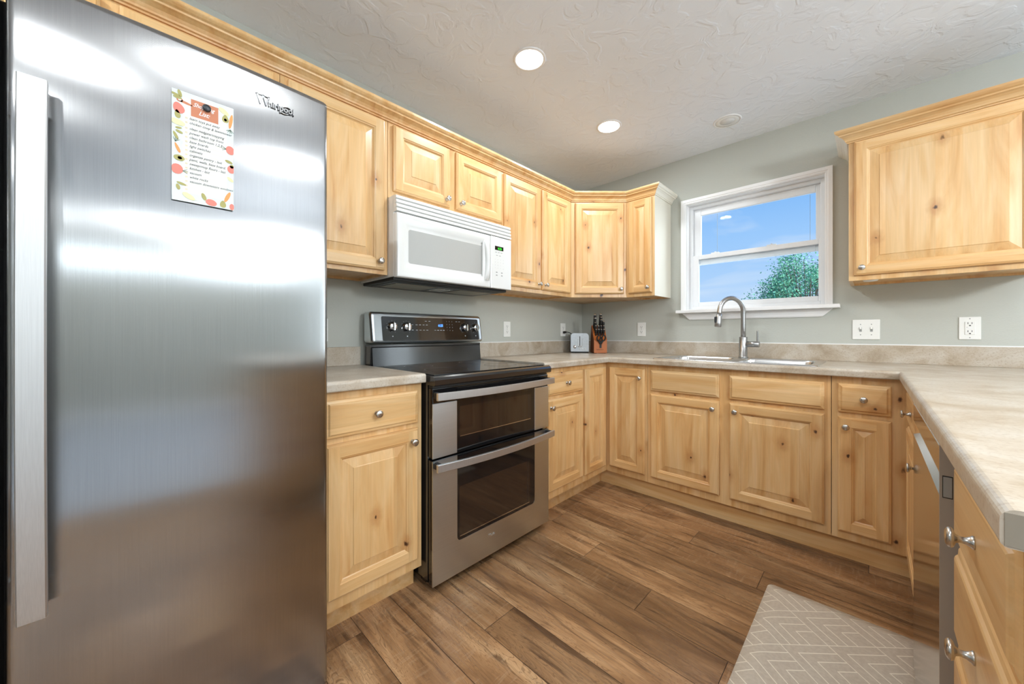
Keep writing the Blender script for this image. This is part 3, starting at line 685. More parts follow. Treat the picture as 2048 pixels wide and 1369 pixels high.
# ------------------------------------------------------------------ sink and faucet
def rrect(x0, y0, x1, y1, r, n=6):
    P = []
    for cx, cy, a0 in ((x1 - r, y1 - r, 0), (x0 + r, y1 - r, 90), (x0 + r, y0 + r, 180), (x1 - r, y0 + r, 270)):
        for k in range(n + 1): a = R(a0 + 90 * k / n); P.append((cx + r * math.cos(a), cy + r * math.sin(a)))
    return P
def loft(mb, loops, mi=0, capend=True, smooth=True):
    n = len(loops[0]); vs = [v for l in loops for v in l]
    mb.add(vs, [(i * n + k, i * n + (k + 1) % n, (i + 1) * n + (k + 1) % n, (i + 1) * n + k) for i in range(len(loops) - 1) for k in range(n)], mi, smooth)
    if capend: mb.add(loops[-1], [tuple(range(n))], mi, smooth)
t = thing('sink', 'stainless steel double-bowl drop-in sink in the beige countertop', 'sink', (0, 0, 0))
ZR = CT + 0.0045
x0, x1, y0, y1 = 0.930, 1.780, -0.592, -0.060
b1 = (0.965, 1.335, -0.555, -0.165); b2 = (1.375, 1.745, -0.555, -0.165)
mb = MB()
# rim: deck plates around the bowls with a rolled outer edge
out = rrect(x0, y0, x1, y1, 0.03)
loft(mb, [[(x, y, CT + 0.0003) for x, y in out], [(x, y, CT + 0.003) for x, y in rrect(x0 + .001, y0 + .001, x1 - .001, y1 - .001, 0.03)], [(x, y, ZR) for x, y in rrect(x0 + .005, y0 + .005, x1 - .005, y1 - .005, 0.027)]], capend=False)
bm = bmesh.new()
def addloop(P): vs = [bm.verts.new((x, y, ZR)) for x, y in P]; return [bm.edges.new((vs[i], vs[(i + 1) % len(vs)])) for i in range(len(vs))]
E_ = addloop(rrect(x0 + .005, y0 + .005, x1 - .005, y1 - .005, 0.027)) + addloop(rrect(b1[0], b1[2], b1[1], b1[3], 0.06)) + addloop(rrect(b2[0], b2[2], b2[1], b2[3], 0.06))
bmesh.ops.triangle_fill(bm, use_beauty=True, edges=E_); bm.verts.index_update()
mb.add([v.co for v in bm.verts], [[v.index for v in f.verts] for f in bm.faces], 0); bm.free()
mb.build('rim', 'steel_sink', t)
for b in (b1, b2):
    mb = MB(); L_ = []
    for ins, z, r in ((0, ZR, .06), (.004, ZR - .003, .058), (.007, ZR - .012, .056), (.012, ZR - .12, .052), (.020, ZR - .155, .05), (.040, ZR - .168, .045), (.10, ZR - .172, .03)):
        L_.append([(x, y, z) for x, y in rrect(b[0] + ins, b[2] + ins, b[1] - ins, b[3] - ins, r)])
    loft(mb, L_); o = mb.build('bowl', 'steel_sink', t)
    MB().lathe([(0.045, 0), (0.043, 0.003), (0.034, 0.001), (0.001, -0.001)], ((b[0] + b[1]) / 2, (b[2] + b[3]) / 2, ZR - 0.1715), seg=24).build('drain', 'chrome', o)
FX, FY = 1.352, -0.110
t = thing('faucet', 'brushed steel gooseneck pull-down faucet with side lever behind the sink', 'faucet', (FX, FY, ZR + 0.0003), R(-3))
MB().lathe([(0.0285, 0), (0.0285, 0.006), (0.0240, 0.008), (0.0240, 0.135), (0.0235, 0.138), (0.0160, 0.138)], seg=28).build('faucet_body', 'steel_faucet', t)
pts = [(0, 0, 0.125), (0, 0, 0.20), (0, 0, 0.27), (0, 0, 0.305)]
for k in range(1, 16): a = R(180 * k / 15); pts.append((0, -0.0925 + 0.0925 * math.cos(a), 0.305 + 0.0925 * math.sin(a)))
pts += [(0, -0.186, 0.300), (0, -0.188, 0.290)]
FR = Matrix.Rotation(R(-31), 3, 'Z'); pts = [FR @ Vector(p) for p in pts]
MB().tube(pts, 0.0148, 18).build('spout', 'steel_faucet', t)
sh = MB(); sh.tube([FR @ Vector(p) for p in [(0, -0.188, 0.292), (0, -0.191, 0.268), (0, -0.195, 0.230), (0, -0.198, 0.207), (0, -0.1983, 0.205)]], [0.0165, 0.0185, 0.020, 0.0205, 0.017], 20)
so = sh.build('spray_head', 'steel_faucet', t)
MB().box((-0.007, -0.220, 0.232), (0.007, -0.208, 0.272), bev=0.003, xf=FR.to_4x4()).build('spray_button', 'dark_grey', so)
MB().tube([(0.018, 0, 0.090), (0.092, 0, 0.090), (0.093, 0, 0.090)], [0.0195, 0.0195, 0.017], 20).build('handle_hub', 'steel_faucet', t)
MB().box((0.078, -0.009, 0.100), (0.088, 0.009, 0.180), bev=0.0045, seg=3).build('lever', 'steel_faucet', t)

# ------------------------------------------------------------------ refrigerator
FRX = 0.790
t = thing('refrigerator', 'stainless steel side-by-side refrigerator filling the left of the view', 'refrigerator', (0, -3.48, 0))
FB = 0.925
MB().box((0.03, 0.0, 0.02), (0.705, FB, 1.755)).build('cabinet_body', 'dark_grey', t)
MB().box((0.20, 0.02, 0.0), (0.70, FB - 0.02, 0.06)).build('base_grille', 'black_matte', t)
def fridge_door(name, y0, y1):
    mb = MB(); n = 40; P = []; W_ = y1 - y0; r = 0.012; bulge = 0.010
    # plan outline, front slightly bowed
    P.append((0.712, y0)); 
    for k in range(7): a = R(180 - 0 - 90 * k / 6); P.append((FRX - bulge - r + r * math.sin(R(90 * k / 6)) * 1.0, y0 + r - r * math.cos(R(90 * k / 6))))
    for k in range(1, n): u = k / n; P.append((FRX - bulge + bulge * (1 - (2 * u - 1) ** 2), y0 + r + (W_ - 2 * r) * u))
    for k in range(7): P.append((FRX - bulge - r + r * math.cos(R(90 * k / 6)), y1 - r + r * math.sin(R(90 * k / 6))))
    P.append((0.712, y1))
    Z = [(0.010, 0.010), (0.014, 0.003), (0.021, 0.0), (0.0225, 0.0), (1.7705, 0.0), (1.772, 0.0), (1.780, 0.003), (1.786, 0.010)]
    loops = []
    cx, cy = 0.712, (y0 + y1) / 2
    for z, ins in Z: loops.append([(x - (ins if x > 0.73 else 0), max(y0 + ins, min(y1 - ins, y)), z) for x, y in P])
    k = len(P); vs = [v for l in loops for v in l]
    fs = [(i * k + j, i * k + (j + 1) % k, (i + 1) * k + (j + 1) % k, (i + 1) * k + j) for i in range(len(Z) - 1) for j in range(k)]
    mb.add(vs, fs, 0, True); mb.add(loops[0], [tuple(range(k))[::-1]]); mb.add(loops[-1], [tuple(range(k))])
    o = mb.build(name, 'steel_door', t); return o
YO = -3.48
rd = fridge_door('refrigerator_door', -3.143 - YO, -2.556 - YO)
fd = fridge_door('freezer_door', 0.0, -3.153 - YO)
MB().box((0.706, 0.004, 0.09), (0.7115, FB - 0.004, 1.75)).build('door_gasket', 'black_matte', t)
def bow_handle(parent, yc, z0, z1, name='handle', depth=0.052, bow=0.016, wid=0.037):
    mb = MB(); n = 24; secs = []
    for k in range(n + 1):
        u = k / n; z = z0 + (z1 - z0) * u; s = 1 - (2 * u - 1) ** 2; xo = FRX + depth - bow + bow * s
        yo = yc
        hw = wid / 2
        secs.append([(xo - 0.016, yo - hw, z), (xo - 0.002, yo - hw, z), (xo, yo - hw + 0.002, z), (xo, yo + hw - 0.002, z), (xo - 0.002, yo + hw, z), (xo - 0.016, yo + hw, z)])
    vs = [v for s_ in secs for v in s_]; k = 6
    mb.add(vs, [(i * k + j, i * k + (j + 1) % k, (i + 1) * k + (j + 1) % k, (i + 1) * k + j) for i in range(n) for j in range(k)]); mb.add(secs[0], [tuple(range(6))]); mb.add(secs[-1], [tuple(range(6))])
    o = mb.build(name, 'steel_handle', parent)
    for a in (z0 + 0.004, z1 - 0.05): MB().box((FRX - 0.013, yc - wid / 2 + 0.008, a), (FRX + depth - bow - 0.012, yc + wid / 2 - 0.006, a + 0.046)).build('handle_bracket', 'steel_handle', o)
    return o
bow_handle(rd, -3.1055 - YO, 0.531, 1.570)
bow_handle(fd, -3.195 - YO, 0.531, 1.570)
# raised lettering on the door
def facing_x(x, y, z, roll=0.0):   # text plane whose normal is +x, reading direction +y
    return Matrix.Translation((x, y, z)) @ Matrix(((0, 0, 1, 0), (1, 0, 0, 0), (0, 1, 0, 0), (0, 0, 0, 1))) @ Matrix.Rotation(roll, 4, 'Z')
def logo(mb, xf, s, mi=0, depth=0.0012, fat=0.0):
    mb.text('W', 1.5 * s, xf, mi, depth, sxy=(0.82, 1), bold=(0.035 + fat) * s)
    mb.text('hirlpool', 1.0 * s, xf @ Matrix.Translation((1.12 * s, 0.02 * s, 0)), mi, depth, sxy=(0.86, 1), bold=(0.022 + fat) * s)
    mb.box(((-0.10 - fat) * s, (0.98 - fat) * s, -depth), ((1.28 + fat) * s, (1.10 + fat) * s, depth), mi, xf=xf)
    for a0, a1 in ((-20, 120), (150, 300)):
        pts = []
        for k in range(15):
            a = R(a0 + (a1 - a0) * k / 14); x = 0.62 * s * math.cos(a); y = 0.40 * s * math.sin(a)
            ca, sa = math.cos(R(28)), math.sin(R(28)); pts.append(xf @ Vector((2.95 * s + x * ca - y * sa, 0.28 * s + x * sa + y * ca, 0)))
        mb.tube(pts, [(0.012 + fat) * s + 0.045 * s * math.sin(PI * k / 14) for k in range(15)], 6, mi)
lg = MB(); logo(lg, facing_x(FRX - 0.0008, -2.741 - YO, 1.700), 0.0235, depth=0.0022); lg = lg.build('lettering', 'chrome', rd)
lo_ = MB(); logo(lo_, facing_x(FRX - 0.0022, -2.741 - YO, 1.700), 0.0235, depth=0.0018, fat=0.020); lo_.build('lettering_shadow', 'dark_grey', lg)  # larger dark copy behind the letters paints their shadow edges

# shopping list sheet
t = thing('shopping_list', 'paper shopping list with fruit border stuck on the fridge door', 'paper', (FRX + 0.0012, -2.908, 1.395))
PWd, PH = 0.117, 0.262
def curl(u, v): return 0.0035 + 0.010 * max(0, 0.35 - v) ** 1.5 * (0.4 + u)
mb = MB(); nx, nz = 6, 12
vs = [(curl(i / nx, k / nz), PWd * i / nx, PH * k / nz) for k in range(nz + 1) for i in range(nx + 1)]
vs2 = [(x - 0.0003, y, z) for x, y, z in vs]; n_ = len(vs)
mb.add(vs + vs2, [(k * (nx + 1) + i, k * (nx + 1) + i + 1, (k + 1) * (nx + 1) + i + 1, (k + 1) * (nx + 1) + i) for k in range(nz) for i in range(nx)] + [(n_ + k * (nx + 1) + i, n_ + (k + 1) * (nx + 1) + i, n_ + (k + 1) * (nx + 1) + i + 1, n_ + k * (nx + 1) + i + 1) for k in range(nz) for i in range(nx)], 0, True)
M['paper'] = simple('pale_blue_paper', srgb(222, 232, 230), 0.7); M['paper_white'] = simple('off_white_print', srgb(236, 237, 232), 0.7)
M['terracotta'] = simple('terracotta_print', srgb(204, 132, 100), 0.7); M['ink'] = simple('dark_ink', srgb(62, 66, 74), 0.7)
M['coral'] = simple('coral_print', srgb(238, 136, 122), 0.7); M['olive'] = simple('olive_print', srgb(172, 166, 104), 0.7)
M['cream'] = simple('cream_print', srgb(238, 228, 178), 0.7); M['orange'] = simple('orange_print', srgb(238, 160, 96), 0.7)
M['brown'] = simple('brown_print', srgb(120, 82, 56), 0.7); M['tanprint'] = simple('tan_print', srgb(226, 216, 188), 0.7); M['dkgreen'] = simple('dark_green_print', srgb(88, 108, 88), 0.7)
sheet = mb.build('sheet', 'paper', t)
PM = ['paper_white', 'terracotta', 'ink', 'coral', 'olive', 'cream', 'orange', 'brown', 'tanprint', 'dkgreen', 'white_paint']
pr = MB()
def sx(a, b): return curl(a / PWd, b / PH)
def blob(cx, cy, rx, ry, rot, mi, lay=1, n=14, pear=0.0):
    P = []
    for k in range(n):
        a = 2 * PI * k / n; x = rx * math.cos(a) * (1 - pear * math.sin(a)); y = ry * math.sin(a); c, s_ = math.cos(R(rot)), math.sin(R(rot))
        yy, zz = min(PWd, max(0, cx + x * c - y * s_)), min(PH, max(0, cy + x * s_ + y * c)); P.append((sx(yy, zz) + 0.00025 * lay, yy, zz))
    pr.add(P, [tuple(range(n))], mi)
blob(0.058, 0.121, 0.044, 0.113, 0, 0, 1, 4) if False else None
def rect(a0, a1, b0, b1, mi, lay):
    n = 10
    for k in range(n):
        za, zb = b0 + (b1 - b0) * k / n, b0 + (b1 - b0) * (k + 1) / n
        pr.quad([(sx(a0, za) + .00025 * lay, a0, za), (sx(a1, za) + .00025 * lay, a1, za), (sx(a1, zb) + .00025 * lay, a1, zb), (sx(a0, zb) + .00025 * lay, a0, zb)], mi)
rect(0.019, 0.103, 0.022, 0.248, 0, 1)
rect(0.034, 0.086, 0.209, 0.250, 1, 2); blob(0.024, 0.236, 0.013, 0.003, -10, 1, 2); blob(0.014, 0.239, 0.006, 0.005, 0, 1, 2); blob(0.014, 0.239, 0.003, 0.0022, 0, 0, 3)
def hand(s_, x, z, size=0.0085, mi=2, shear=0.35, sxy=(0.82, 1), bold=0.0):
    pr.text(s_, size, facing_x(sx(x, z) + 0.0009, x, z, R(0)), mi, 0, shear, 'LEFT', sxy, bold)
hand('Shopping', 0.038, 0.234, 0.0135, 10, 0.4, (0.80, 1), 0.0002); hand('List:', 0.048, 0.217, 0.0145, 10, 0.4, (0.85, 1), 0.0002)
lines = ['learn toys put away', 'chicken coop & lawnmower', 'clean midgate/stepping', 'power wash top front', 'clean bathroom 1,2,3', 'base boards', 'light switches', 'cabinets', 'organize pantry - last', 'paint, walls, base board,', 'sweep/mop floors - last', 'kitchen - last', 'vacuum', 'white rocks', 'vacuum downstairs windows']
z = 0.199
for i, s_ in enumerate(lines):
    hand(s_, 0.031, z, 0.0088)
    for k in (-1,): rect(0.031, 0.098, z - 0.0018, z - 0.0014, 8, 2)
    rect(0.0235, 0.028, z, z + 0.004, 8, 3)
    z -= 0.0106 if i != 1 else 0.0135
for k in range(4):
    rect(0.031, 0.098, z - 0.0018, z - 0.0014, 8, 2); rect(0.0235, 0.028, z, z + 0.004, 8, 3) if k < 3 else None; z -= 0.0092
# border fruit and leaves
for cx, cy, rx, ry, rot, mi_, pe in [(0.014, 0.254, .0035, .009, 15, 4, 0), (0.006, 0.249, .009, .003, -15, 4, 0), (0.010, 0.243, .008, .003, -5, 4, 0), (0.012, 0.219, .010, .013, 20, 3, .2), (0.010, 0.204, .005, .010, 8, 4, .3),
        (0.010, 0.185, .014, .007, -12, 5, 0), (0.012, 0.172, .006, .0025, 10, 4, 0), (0.013, 0.163, .007, .003, -20, 4, 0), (0.007, 0.152, .003, .010, 25, 4, 0), (0.010, 0.124, .003, .012, 22, 6, .2), (0.013, 0.101, .010, .007, -5, 4, 0), (0.014, 0.101, .004, .0035, 0, 7, 0),
        (0.009, 0.074, .011, .012, 0, 3, 0), (0.017, 0.041, .009, .003, -15, 4, 0), (0.011, 0.032, .0035, .007, 15, 4, 0), (0.030, 0.014, .013, .006, -30, 5, 0), (0.058, 0.020, .004, .009, 20, 4, 0), (0.072, 0.009, .011, .008, -10, 3, 0),
        (0.095, 0.011, .006, .009, 0, 4, .3), (0.095, 0.008, .0028, .003, 0, 7, 0), (0.104, 0.031, .004, .015, -22, 6, 0), (0.113, 0.008, .005, .008, 0, 3, 0), (0.110, 0.078, .008, .004, -40, 5, 0), (0.112, 0.104, .008, .010, 0, 3, 0), (0.113, 0.112, .004, .005, 0, 4, 0), (0.107, 0.122, .008, .0035, -15, 4, 0),
        (0.110, 0.152, .009, .011, 10, 3, 0), (0.097, 0.246, .012, .006, -35, 5, 0), (0.100, 0.229, .0065, .010, 0, 4, .35), (0.100, 0.226, .003, .0035, 0, 7, 0), (0.111, 0.226, .0035, .019, -8, 6, 0)]:
    blob(cx, cy, rx, ry, rot, mi_, 4, 14, pe)
for bx, bz, dirs in ((0.110, 0.205, (-150, -125, -95, -70, -45)), (0.006, 0.138, (60, 85, 110, 35)), (0.102, 0.153, (150, 180, 210)), (0.019, 0.072, (0, 30, -30))):
    for a in dirs: blob(bx + 0.005 * math.cos(R(a)), bz + 0.005 * math.sin(R(a)), 0.006, 0.0005, a, 9, 5, 8)
pr.build('printed_and_handwritten_list', PM, sheet)
MB().lathe([(0.0078, 0), (0.0085, 0.001), (0.0085, 0.004), (0.0072, 0.0055), (0.0005, 0.0058)], (0, 0, 0), (1, 0, 0), 28).build('magnet', 'dark_grey', loc=(FRX + 0.0012 + 0.0065, -2.845, 1.633), tag=('small dark round magnet holding the shopping list', 'magnet'))

# ------------------------------------------------------------------ microwave
MX = 0.392; MY0, MY1, MZ0, MZ1 = -2.118, -1.358, 1.345, 1.733
t = thing('microwave', 'white over-the-range microwave below the short wall cabinet', 'microwave', (0, MY0, 0)); MW = MY1 - MY0
MB().box((0.002, 0, MZ0 + 0.004), (0.360, MW, MZ1), bev=0.003).build('housing', 'white_metal', t)
# louvred grille
mb = MB(); zb = 1.652; hh = (MZ1 - zb) / 4
sec = [(0.355, zb)]
for k in range(4):
    z_ = zb + hh * k; sec += [(MX - 0.002 - 0.002 * k, z_ + 0.002), (MX - 0.001 - 0.002 * k, z_ + 0.007), (MX - 0.003 - 0.002 * k, z_ + hh - 0.005), (MX - 0.020 - 0.002 * k, z_ + hh - 0.0025)]
sec += [(0.355, MZ1)]
n_ = len(sec); vs = [(x, 0.0, z_) for x, z_ in sec] + [(x, MW, z_) for x, z_ in sec]
mb.add(vs, [(i, (i + 1) % n_, n_ + (i + 1) % n_, n_ + i) for i in range(n_)] + [tuple(range(n_)), tuple(range(n_, 2 * n_))]); mb.build('vent_grille', 'white_metal', t)
# door with recessed window
def dished(mb, outer, steps, back_x, mi=0):
    """outer (y0,z0,y1,z1,r); steps: (inset, x)"""
    y0_, z0_, y1_, z1_, r_ = outer
    L_ = [[(back_x, y, z) for y, z in rrect(y0_, z0_, y1_, z1_, r_)]]
    for ins, x in steps:
        if isinstance(ins, (int, float)): ins = (ins,) * 4
        L_.append([(x, y, z) for y, z in rrect(y0_ + ins[0], z0_ + ins[1], y1_ - ins[2], z1_ - ins[3], max(0.002, r_ + (0 if ins[0] < 0.01 else 0.008)))])
    loft(mb, L_, mi, capend=False); return L_[-1]
mb = MB(); dz1 = 1.648; dy1 = 0.588
last = dished(mb, (0.001, MZ0, dy1, dz1, 0.004), [(0, MX - 0.008), (0.003, MX - 0.001), (0.006, MX), ((0.035, 0.040, 0.050, 0.032), MX), ((0.050, 0.060, 0.062, 0.052), MX - 0.009), ((0.066, 0.072, 0.036, 0.070), MX - 0.012)], 0.360)
mb.add([(0.362, y, z) for y, z in rrect(0.001, MZ0, dy1, dz1, 0.004)], [tuple(range(28))[::-1]])
dr = mb.build('microwave_door', 'white_metal', t)
g_ = MB(); g_.add([(MX - 0.0118, y, z) for y, z in rrect(0.066, MZ0 + 0.070, dy1 - 0.034, dz1 - 0.068, 0.010)], [tuple(range(28))]); g_.build('door_window', 'micro_window', dr)
# curved vertical handle on the right of the door
mb = MB(); n = 16; secs = []
for k in range(n + 1):
    u = k / n; z_ = MZ0 + 0.040 + (dz1 - 0.036 - MZ0 - 0.040) * u; s_ = (2 * u - 1) ** 2; xo = MX + 0.004 + 0.018 * (1 - s_ ** 2); ye = 0.545 + 0.012 * (1 - s_) 
    secs.append([(MX - 0.010, ye - 0.010, z_), (xo - 0.010, ye - 0.010, z_), (xo, ye - 0.002, z_), (xo, 0.562, z_), (MX - 0.001, 0.583, z_)])
k5 = 5; mb.add([v for s_ in secs for v in s_], [(i * k5 + j, i * k5 + (j + 1) % k5, (i + 1) * k5 + (j + 1) % k5, (i + 1) * k5 + j) for i in range(n) for j in range(k5)], 0, True); mb.add(secs[0], [tuple(range(5))]); mb.add(secs[-1], [tuple(range(5))])
mb.build('door_handle', 'white_metal', dr)
MB().box((MX - 0.0116, 0.532, MZ0 + 0.078), (MX - 0.010, 0.5475, dz1 - 0.074)).build('handle_recess', 'dark_grey', dr)
cp = MB().box((0.362, dy1 + 0.002, MZ0), (MX, MW - 0.001, dz1), bev=0.004).build('control_panel', 'white_metal', t)
def FX_(y, z, roll=0): return facing_x(MX + 0.0012, y, z, roll)
MB().box((MX, 0.622, 1.571), (MX + 0.001, 0.690, 1.594)).build('display', 'black_gloss', cp)
mb = MB().text('6:26', 0.019, FX_(0.644, 1.5755), 0, 0); mb.build('clock_digits', 'green_led', cp)
mb = MB(); rows = [(1.555, ['---', '---', '---']), (1.535, ['--', '---'])]
for z_, y_ in ((1.556, (0.624, 0.646, 0.668)), (1.538, (0.632, 0.656))):
    for yy in y_: mb.box((MX, yy, z_), (MX + 0.0006, yy + 0.013, z_ + 0.003))
for r_i in range(4):
    for c_i in range(4): mb.text('1234567890+-<>*#'[r_i * 4 + c_i], 0.0075, FX_(0.618 + 0.022 * c_i + 0.003, 1.513 - r_i * 0.017), 0, 0)
for z_ in (1.437, 1.420):
    for yy in (0.630, 0.672): mb.box((MX, yy, z_), (MX + 0.0006, yy + 0.012, z_ + 0.006))
mb.build('keypad_print', 'plastic_grey', cp)
mb = MB(); mb.box((0.02, 0.004, MZ0 - 0.012), (0.352, MW - 0.004, MZ0 + 0.004), bev=0.004); bt = mb.build('underside_tray', 'black_matte', t)
MB().box((0.06, 0.03, MZ0 - 0.014), (0.30, MW - 0.03, MZ0 - 0.0122)).build('vent_plate', 'dark_grey', bt)
for a in (0.06, 0.46): MB().box((0.09, a, MZ0 - 0.016), (0.27, a + 0.24, MZ0 - 0.0142)).build('grease_filter', 'filter', bt)
MB().box((0.12, 0.33, MZ0 - 0.016), (0.24, 0.43, MZ0 - 0.0142)).build('cooktop_lamp_lens', 'micro_window', bt)

# ------------------------------------------------------------------ range
RY = -2.116; RW = 0.760
t = thing('kitchen_range', 'freestanding black and stainless electric range with two oven doors', 'oven', (0, RY, 0))
MB().box((0.03, 0.003, 0.045), (0.640, RW - 0.003, 0.880)).box((0.56, 0.02, 0.012), (0.60, RW - 0.02, 0.045)).box((0.045, 0.004, 0.88), (0.10, RW - 0.004, 1.02)).build('range_body', 'black_enamel', t)
for a in (0.05, RW - 0.05):
    for b in (0.10, 0.58): MB().lathe([(0.016, 0), (0.016, 0.008), (0.006, 0.010), (0.006, 0.045)], (b, a, 0), seg=14).build('foot', 'black_matte', t)
# cooktop
mb = MB(); mb.box((0.095, 0.001, 0.881), (0.640, RW - 0.001, 0.904), bev=0.003)
sec = [(0.636, 0.866), (0.690, 0.864), (0.697, 0.868), (0.698, 0.888), (0.692, 0.898), (0.682, 0.9035), (0.636, 0.9040)]
n_ = len(sec); vs = [(x, 0.0, z_) for x, z_ in sec] + [(x, RW, z_) for x, z_ in sec]; mb.add(vs, [(i, (i + 1) % n_, n_ + (i + 1) % n_, n_ + i) for i in range(n_)] + [tuple(range(n_)), tuple(range(n_, 2 * n_))])
ck = mb.build('cooktop', 'black_enamel', t)
MB().box((0.115, 0.022, 0.9042), (0.662, RW - 0.022, 0.9072), bev=0.0012).build('glass_surface', 'black_gloss', ck)
for cx, cy, rr in ((0.25, 0.20, 0.075), (0.25, 0.56, 0.075), (0.50, 0.20, 0.105), (0.50, 0.56, 0.09)): MB().lathe([(rr, 0.0), (rr, 0.0003), (rr - 0.0015, 0.0003), (rr - 0.0015, 0.0)], (cx, cy, 0.9072), seg=48, cap=False).build('burner_ring', 'dark_grey', ck)
# back riser and control panel
mb = MB(); sec = [(0.100, 0.904), (0.118, 0.906), (0.108, 1.004), (0.094, 1.012), (0.060, 1.014), (0.060, 0.904)]
n_ = len(sec); vs = [(x, 0.012, z_) for x, z_ in sec] + [(x, RW - 0.012, z_) for x, z_ in sec]; mb.add(vs, [(i, (i + 1) % n_, n_ + (i + 1) % n_, n_ + i) for i in range(n_)] + [tuple(range(n_)), tuple(range(n_, 2 * n_))]); mb.build('back_riser', 'black_enamel', t)
def bgx(z_): return 0.130 - (z_ - 1.030) * 0.16
mb = MB(); out = rrect(-0.002, 1.027, RW + 0.002, 1.196, 0.020)
def bl(ins, dx): return [(bgx(z_) + dx, y, z_) for y, z_ in rrect(-0.002 + ins, 1.027 + ins, RW + 0.002 - ins, 1.196 - ins, max(0.004, 0.020 - ins))]
loft(mb, [[(0.045, y, z_) for y, z_ in out], bl(0, -0.020), bl(0.003, -0.010), bl(0.010, -0.002), bl(0.018, 0.0), bl(0.024, 0.0)], capend=True); mb.add([(0.045, y, z_) for y, z_ in out], [tuple(range(28))[::-1]])
bg_ = mb.build('control_console', 'steel_range', t)
mb = MB(); P = rrect(0.060, 1.040, RW - 0.034, 1.172, 0.008); mb.add([(bgx(z_) + 0.0012, y, z_) for y, z_ in P] + [(bgx(z_) - 0.002, y, z_) for y, z_ in P], [tuple(range(28))] + [(i, (i + 1) % 28, 28 + (i + 1) % 28, 28 + i) for i in range(28)])
gp = mb.build('control_glass', 'black_gloss', bg_)
def kx(y, z_): return facing_x(bgx(z_) + 0.0020, y, z_)
mb = MB(); mb.text('6:25', 0.020, kx(0.414, 1.121), 0, 0, bold=0.0004); mb.build('clock_digits', 'blue_led', gp)
def print_row(rows, name):  # one row of key legends
    mb = MB()
    for z_, cols in rows:
        for yy in cols: mb.box((bgx(z_) + 0.0014, yy, z_), (bgx(z_) + 0.002, yy + 0.012, z_ + 0.0025))
    mb.build(name, 'print_white', gp)
for z_ in (1.128, 1.098): print_row(((z_, (0.235, 0.262, 0.285, 0.308, 0.330)),), 'mode_key_print')
print_row(((1.150, (0.325, 0.350)),), 'light_key_print')
print_row(((1.098, (0.385, 0.405, 0.425, 0.445)),), 'timer_key_print')
mb = MB()
for r_ in range(4):
    for c in range(3): mb.text('123456789*0#'[r_ * 3 + c], 0.008, kx(0.475 + c * 0.020, 1.150 - r_ * 0.018), 0, 0)
mb.build('number_key_print', 'print_white', gp)
mb = MB()
for r_ in range(5):
    for c in range(2): mb.box((bgx(1.15) + 0.0014, 0.545 + c * 0.022, 1.152 - r_ * 0.016), (bgx(1.15) + 0.0022, 0.557 + c * 0.022, 1.1545 - r_ * 0.016))
mb.build('oven_key_print', 'print_white', gp)
for yy in (0.118, 0.205, 0.612, 0.698):
    mb = MB()
    for a in range(-60, 241, 30):
        zz = 1.117 + 0.033 * math.sin(R(a)); mb.box((bgx(zz) + 0.0014, yy + 0.033 * math.cos(R(a)) - 0.0008, zz - 0.0008), (bgx(zz) + 0.002, yy + 0.033 * math.cos(R(a)) + 0.0008, zz + 0.0008))
    mb.build('dial_markings', 'print_white', gp)
    MB().box((bgx(1.066) + 0.0014, yy - 0.003, 1.062), (bgx(1.062) + 0.002, yy + 0.003, 1.068)).build('burner_symbol', 'print_white', gp)
for i, yy in enumerate((0.118, 0.205, 0.612, 0.698)):
    kb = MB().lathe([(0.0255, 0.0), (0.0255, 0.003), (0.0235, 0.005), (0.0225, 0.018), (0.0205, 0.021), (0.0005, 0.021)], d=(1, 0, 0), seg=36)
    kb.box((0.0205, -0.0045, -0.021), (0.033, 0.0045, 0.021), bev=0.002)
    kb.build('control_knob', 'chrome', gp, loc=(bgx(1.117) + 0.0014, yy, 1.117))
# oven doors: x front plane
DX = 0.680
def oven_door(name, z0, z1, gz0, gz1, win, sz, r_gl=0.012):
    """steel frame with black glass; sz = top of the steel side panels"""
    mb = MB(); mb.box((0.646, 0.003, z0), (DX - 0.004, RW - 0.003, z1), bev=0.003)
    o = mb.build(name, 'black_gloss', t)
    return o
ud = oven_door('upper_oven_door', 0.561, 0.852, 0, 0, None, 0)
for a, b in ((0.0015, 0.126), (0.641, RW - 0.0015)): MB().box((DX - 0.006, a, 0.562), (DX, b, 0.789), bev=0.0015).build('steel_side_panel', 'steel_range', ud)
MB().box((DX - 0.006, 0.1265, 0.562), (DX - 0.0006, 0.6405, 0.845), bev=0.001).build('door_glass', 'black_gloss', ud)
ld_ = oven_door('lower_oven_door', 0.034, 0.5525, 0, 0, None, 0)
GY0, GY1, GZ0 = 0.127, 0.641, 0.176
mb = MB()   # steel face with an opening: U shape
bm = bmesh.new()
outer = [(0.0015, 0.036), (RW - 0.0015, 0.036), (RW - 0.0015, 0.551), (GY1, 0.551)] + [(GY1 - 0.020 + 0.020 * math.cos(R(a)), GZ0 + 0.020 + 0.020 * math.sin(R(a))) for a in (0, -22, -45, -67, -90)] + [(GY0 + 0.020 + 0.020 * math.cos(R(a)), GZ0 + 0.020 + 0.020 * math.sin(R(a))) for a in (-90, -113, -135, -158, -180)] + [(GY0, 0.551), (0.0015, 0.551)]
vs_ = [bm.verts.new((DX, y, z_)) for y, z_ in outer]; f_ = bm.faces.new(vs_); r_ = bmesh.ops.extrude_face_region(bm, geom=[f_]); bmesh.ops.translate(bm, vec=(-0.006, 0, 0), verts=[v for v in r_['geom'] if isinstance(v, bmesh.types.BMVert)])
bmesh.ops.triangulate(bm, faces=[f for f in bm.faces if len(f.verts) > 4]); bm.verts.index_update(); mb.add([v.co for v in bm.verts], [[v.index for v in f.verts] for f in bm.faces]); bm.free()
mb.build('steel_face', 'steel_range', ld_)
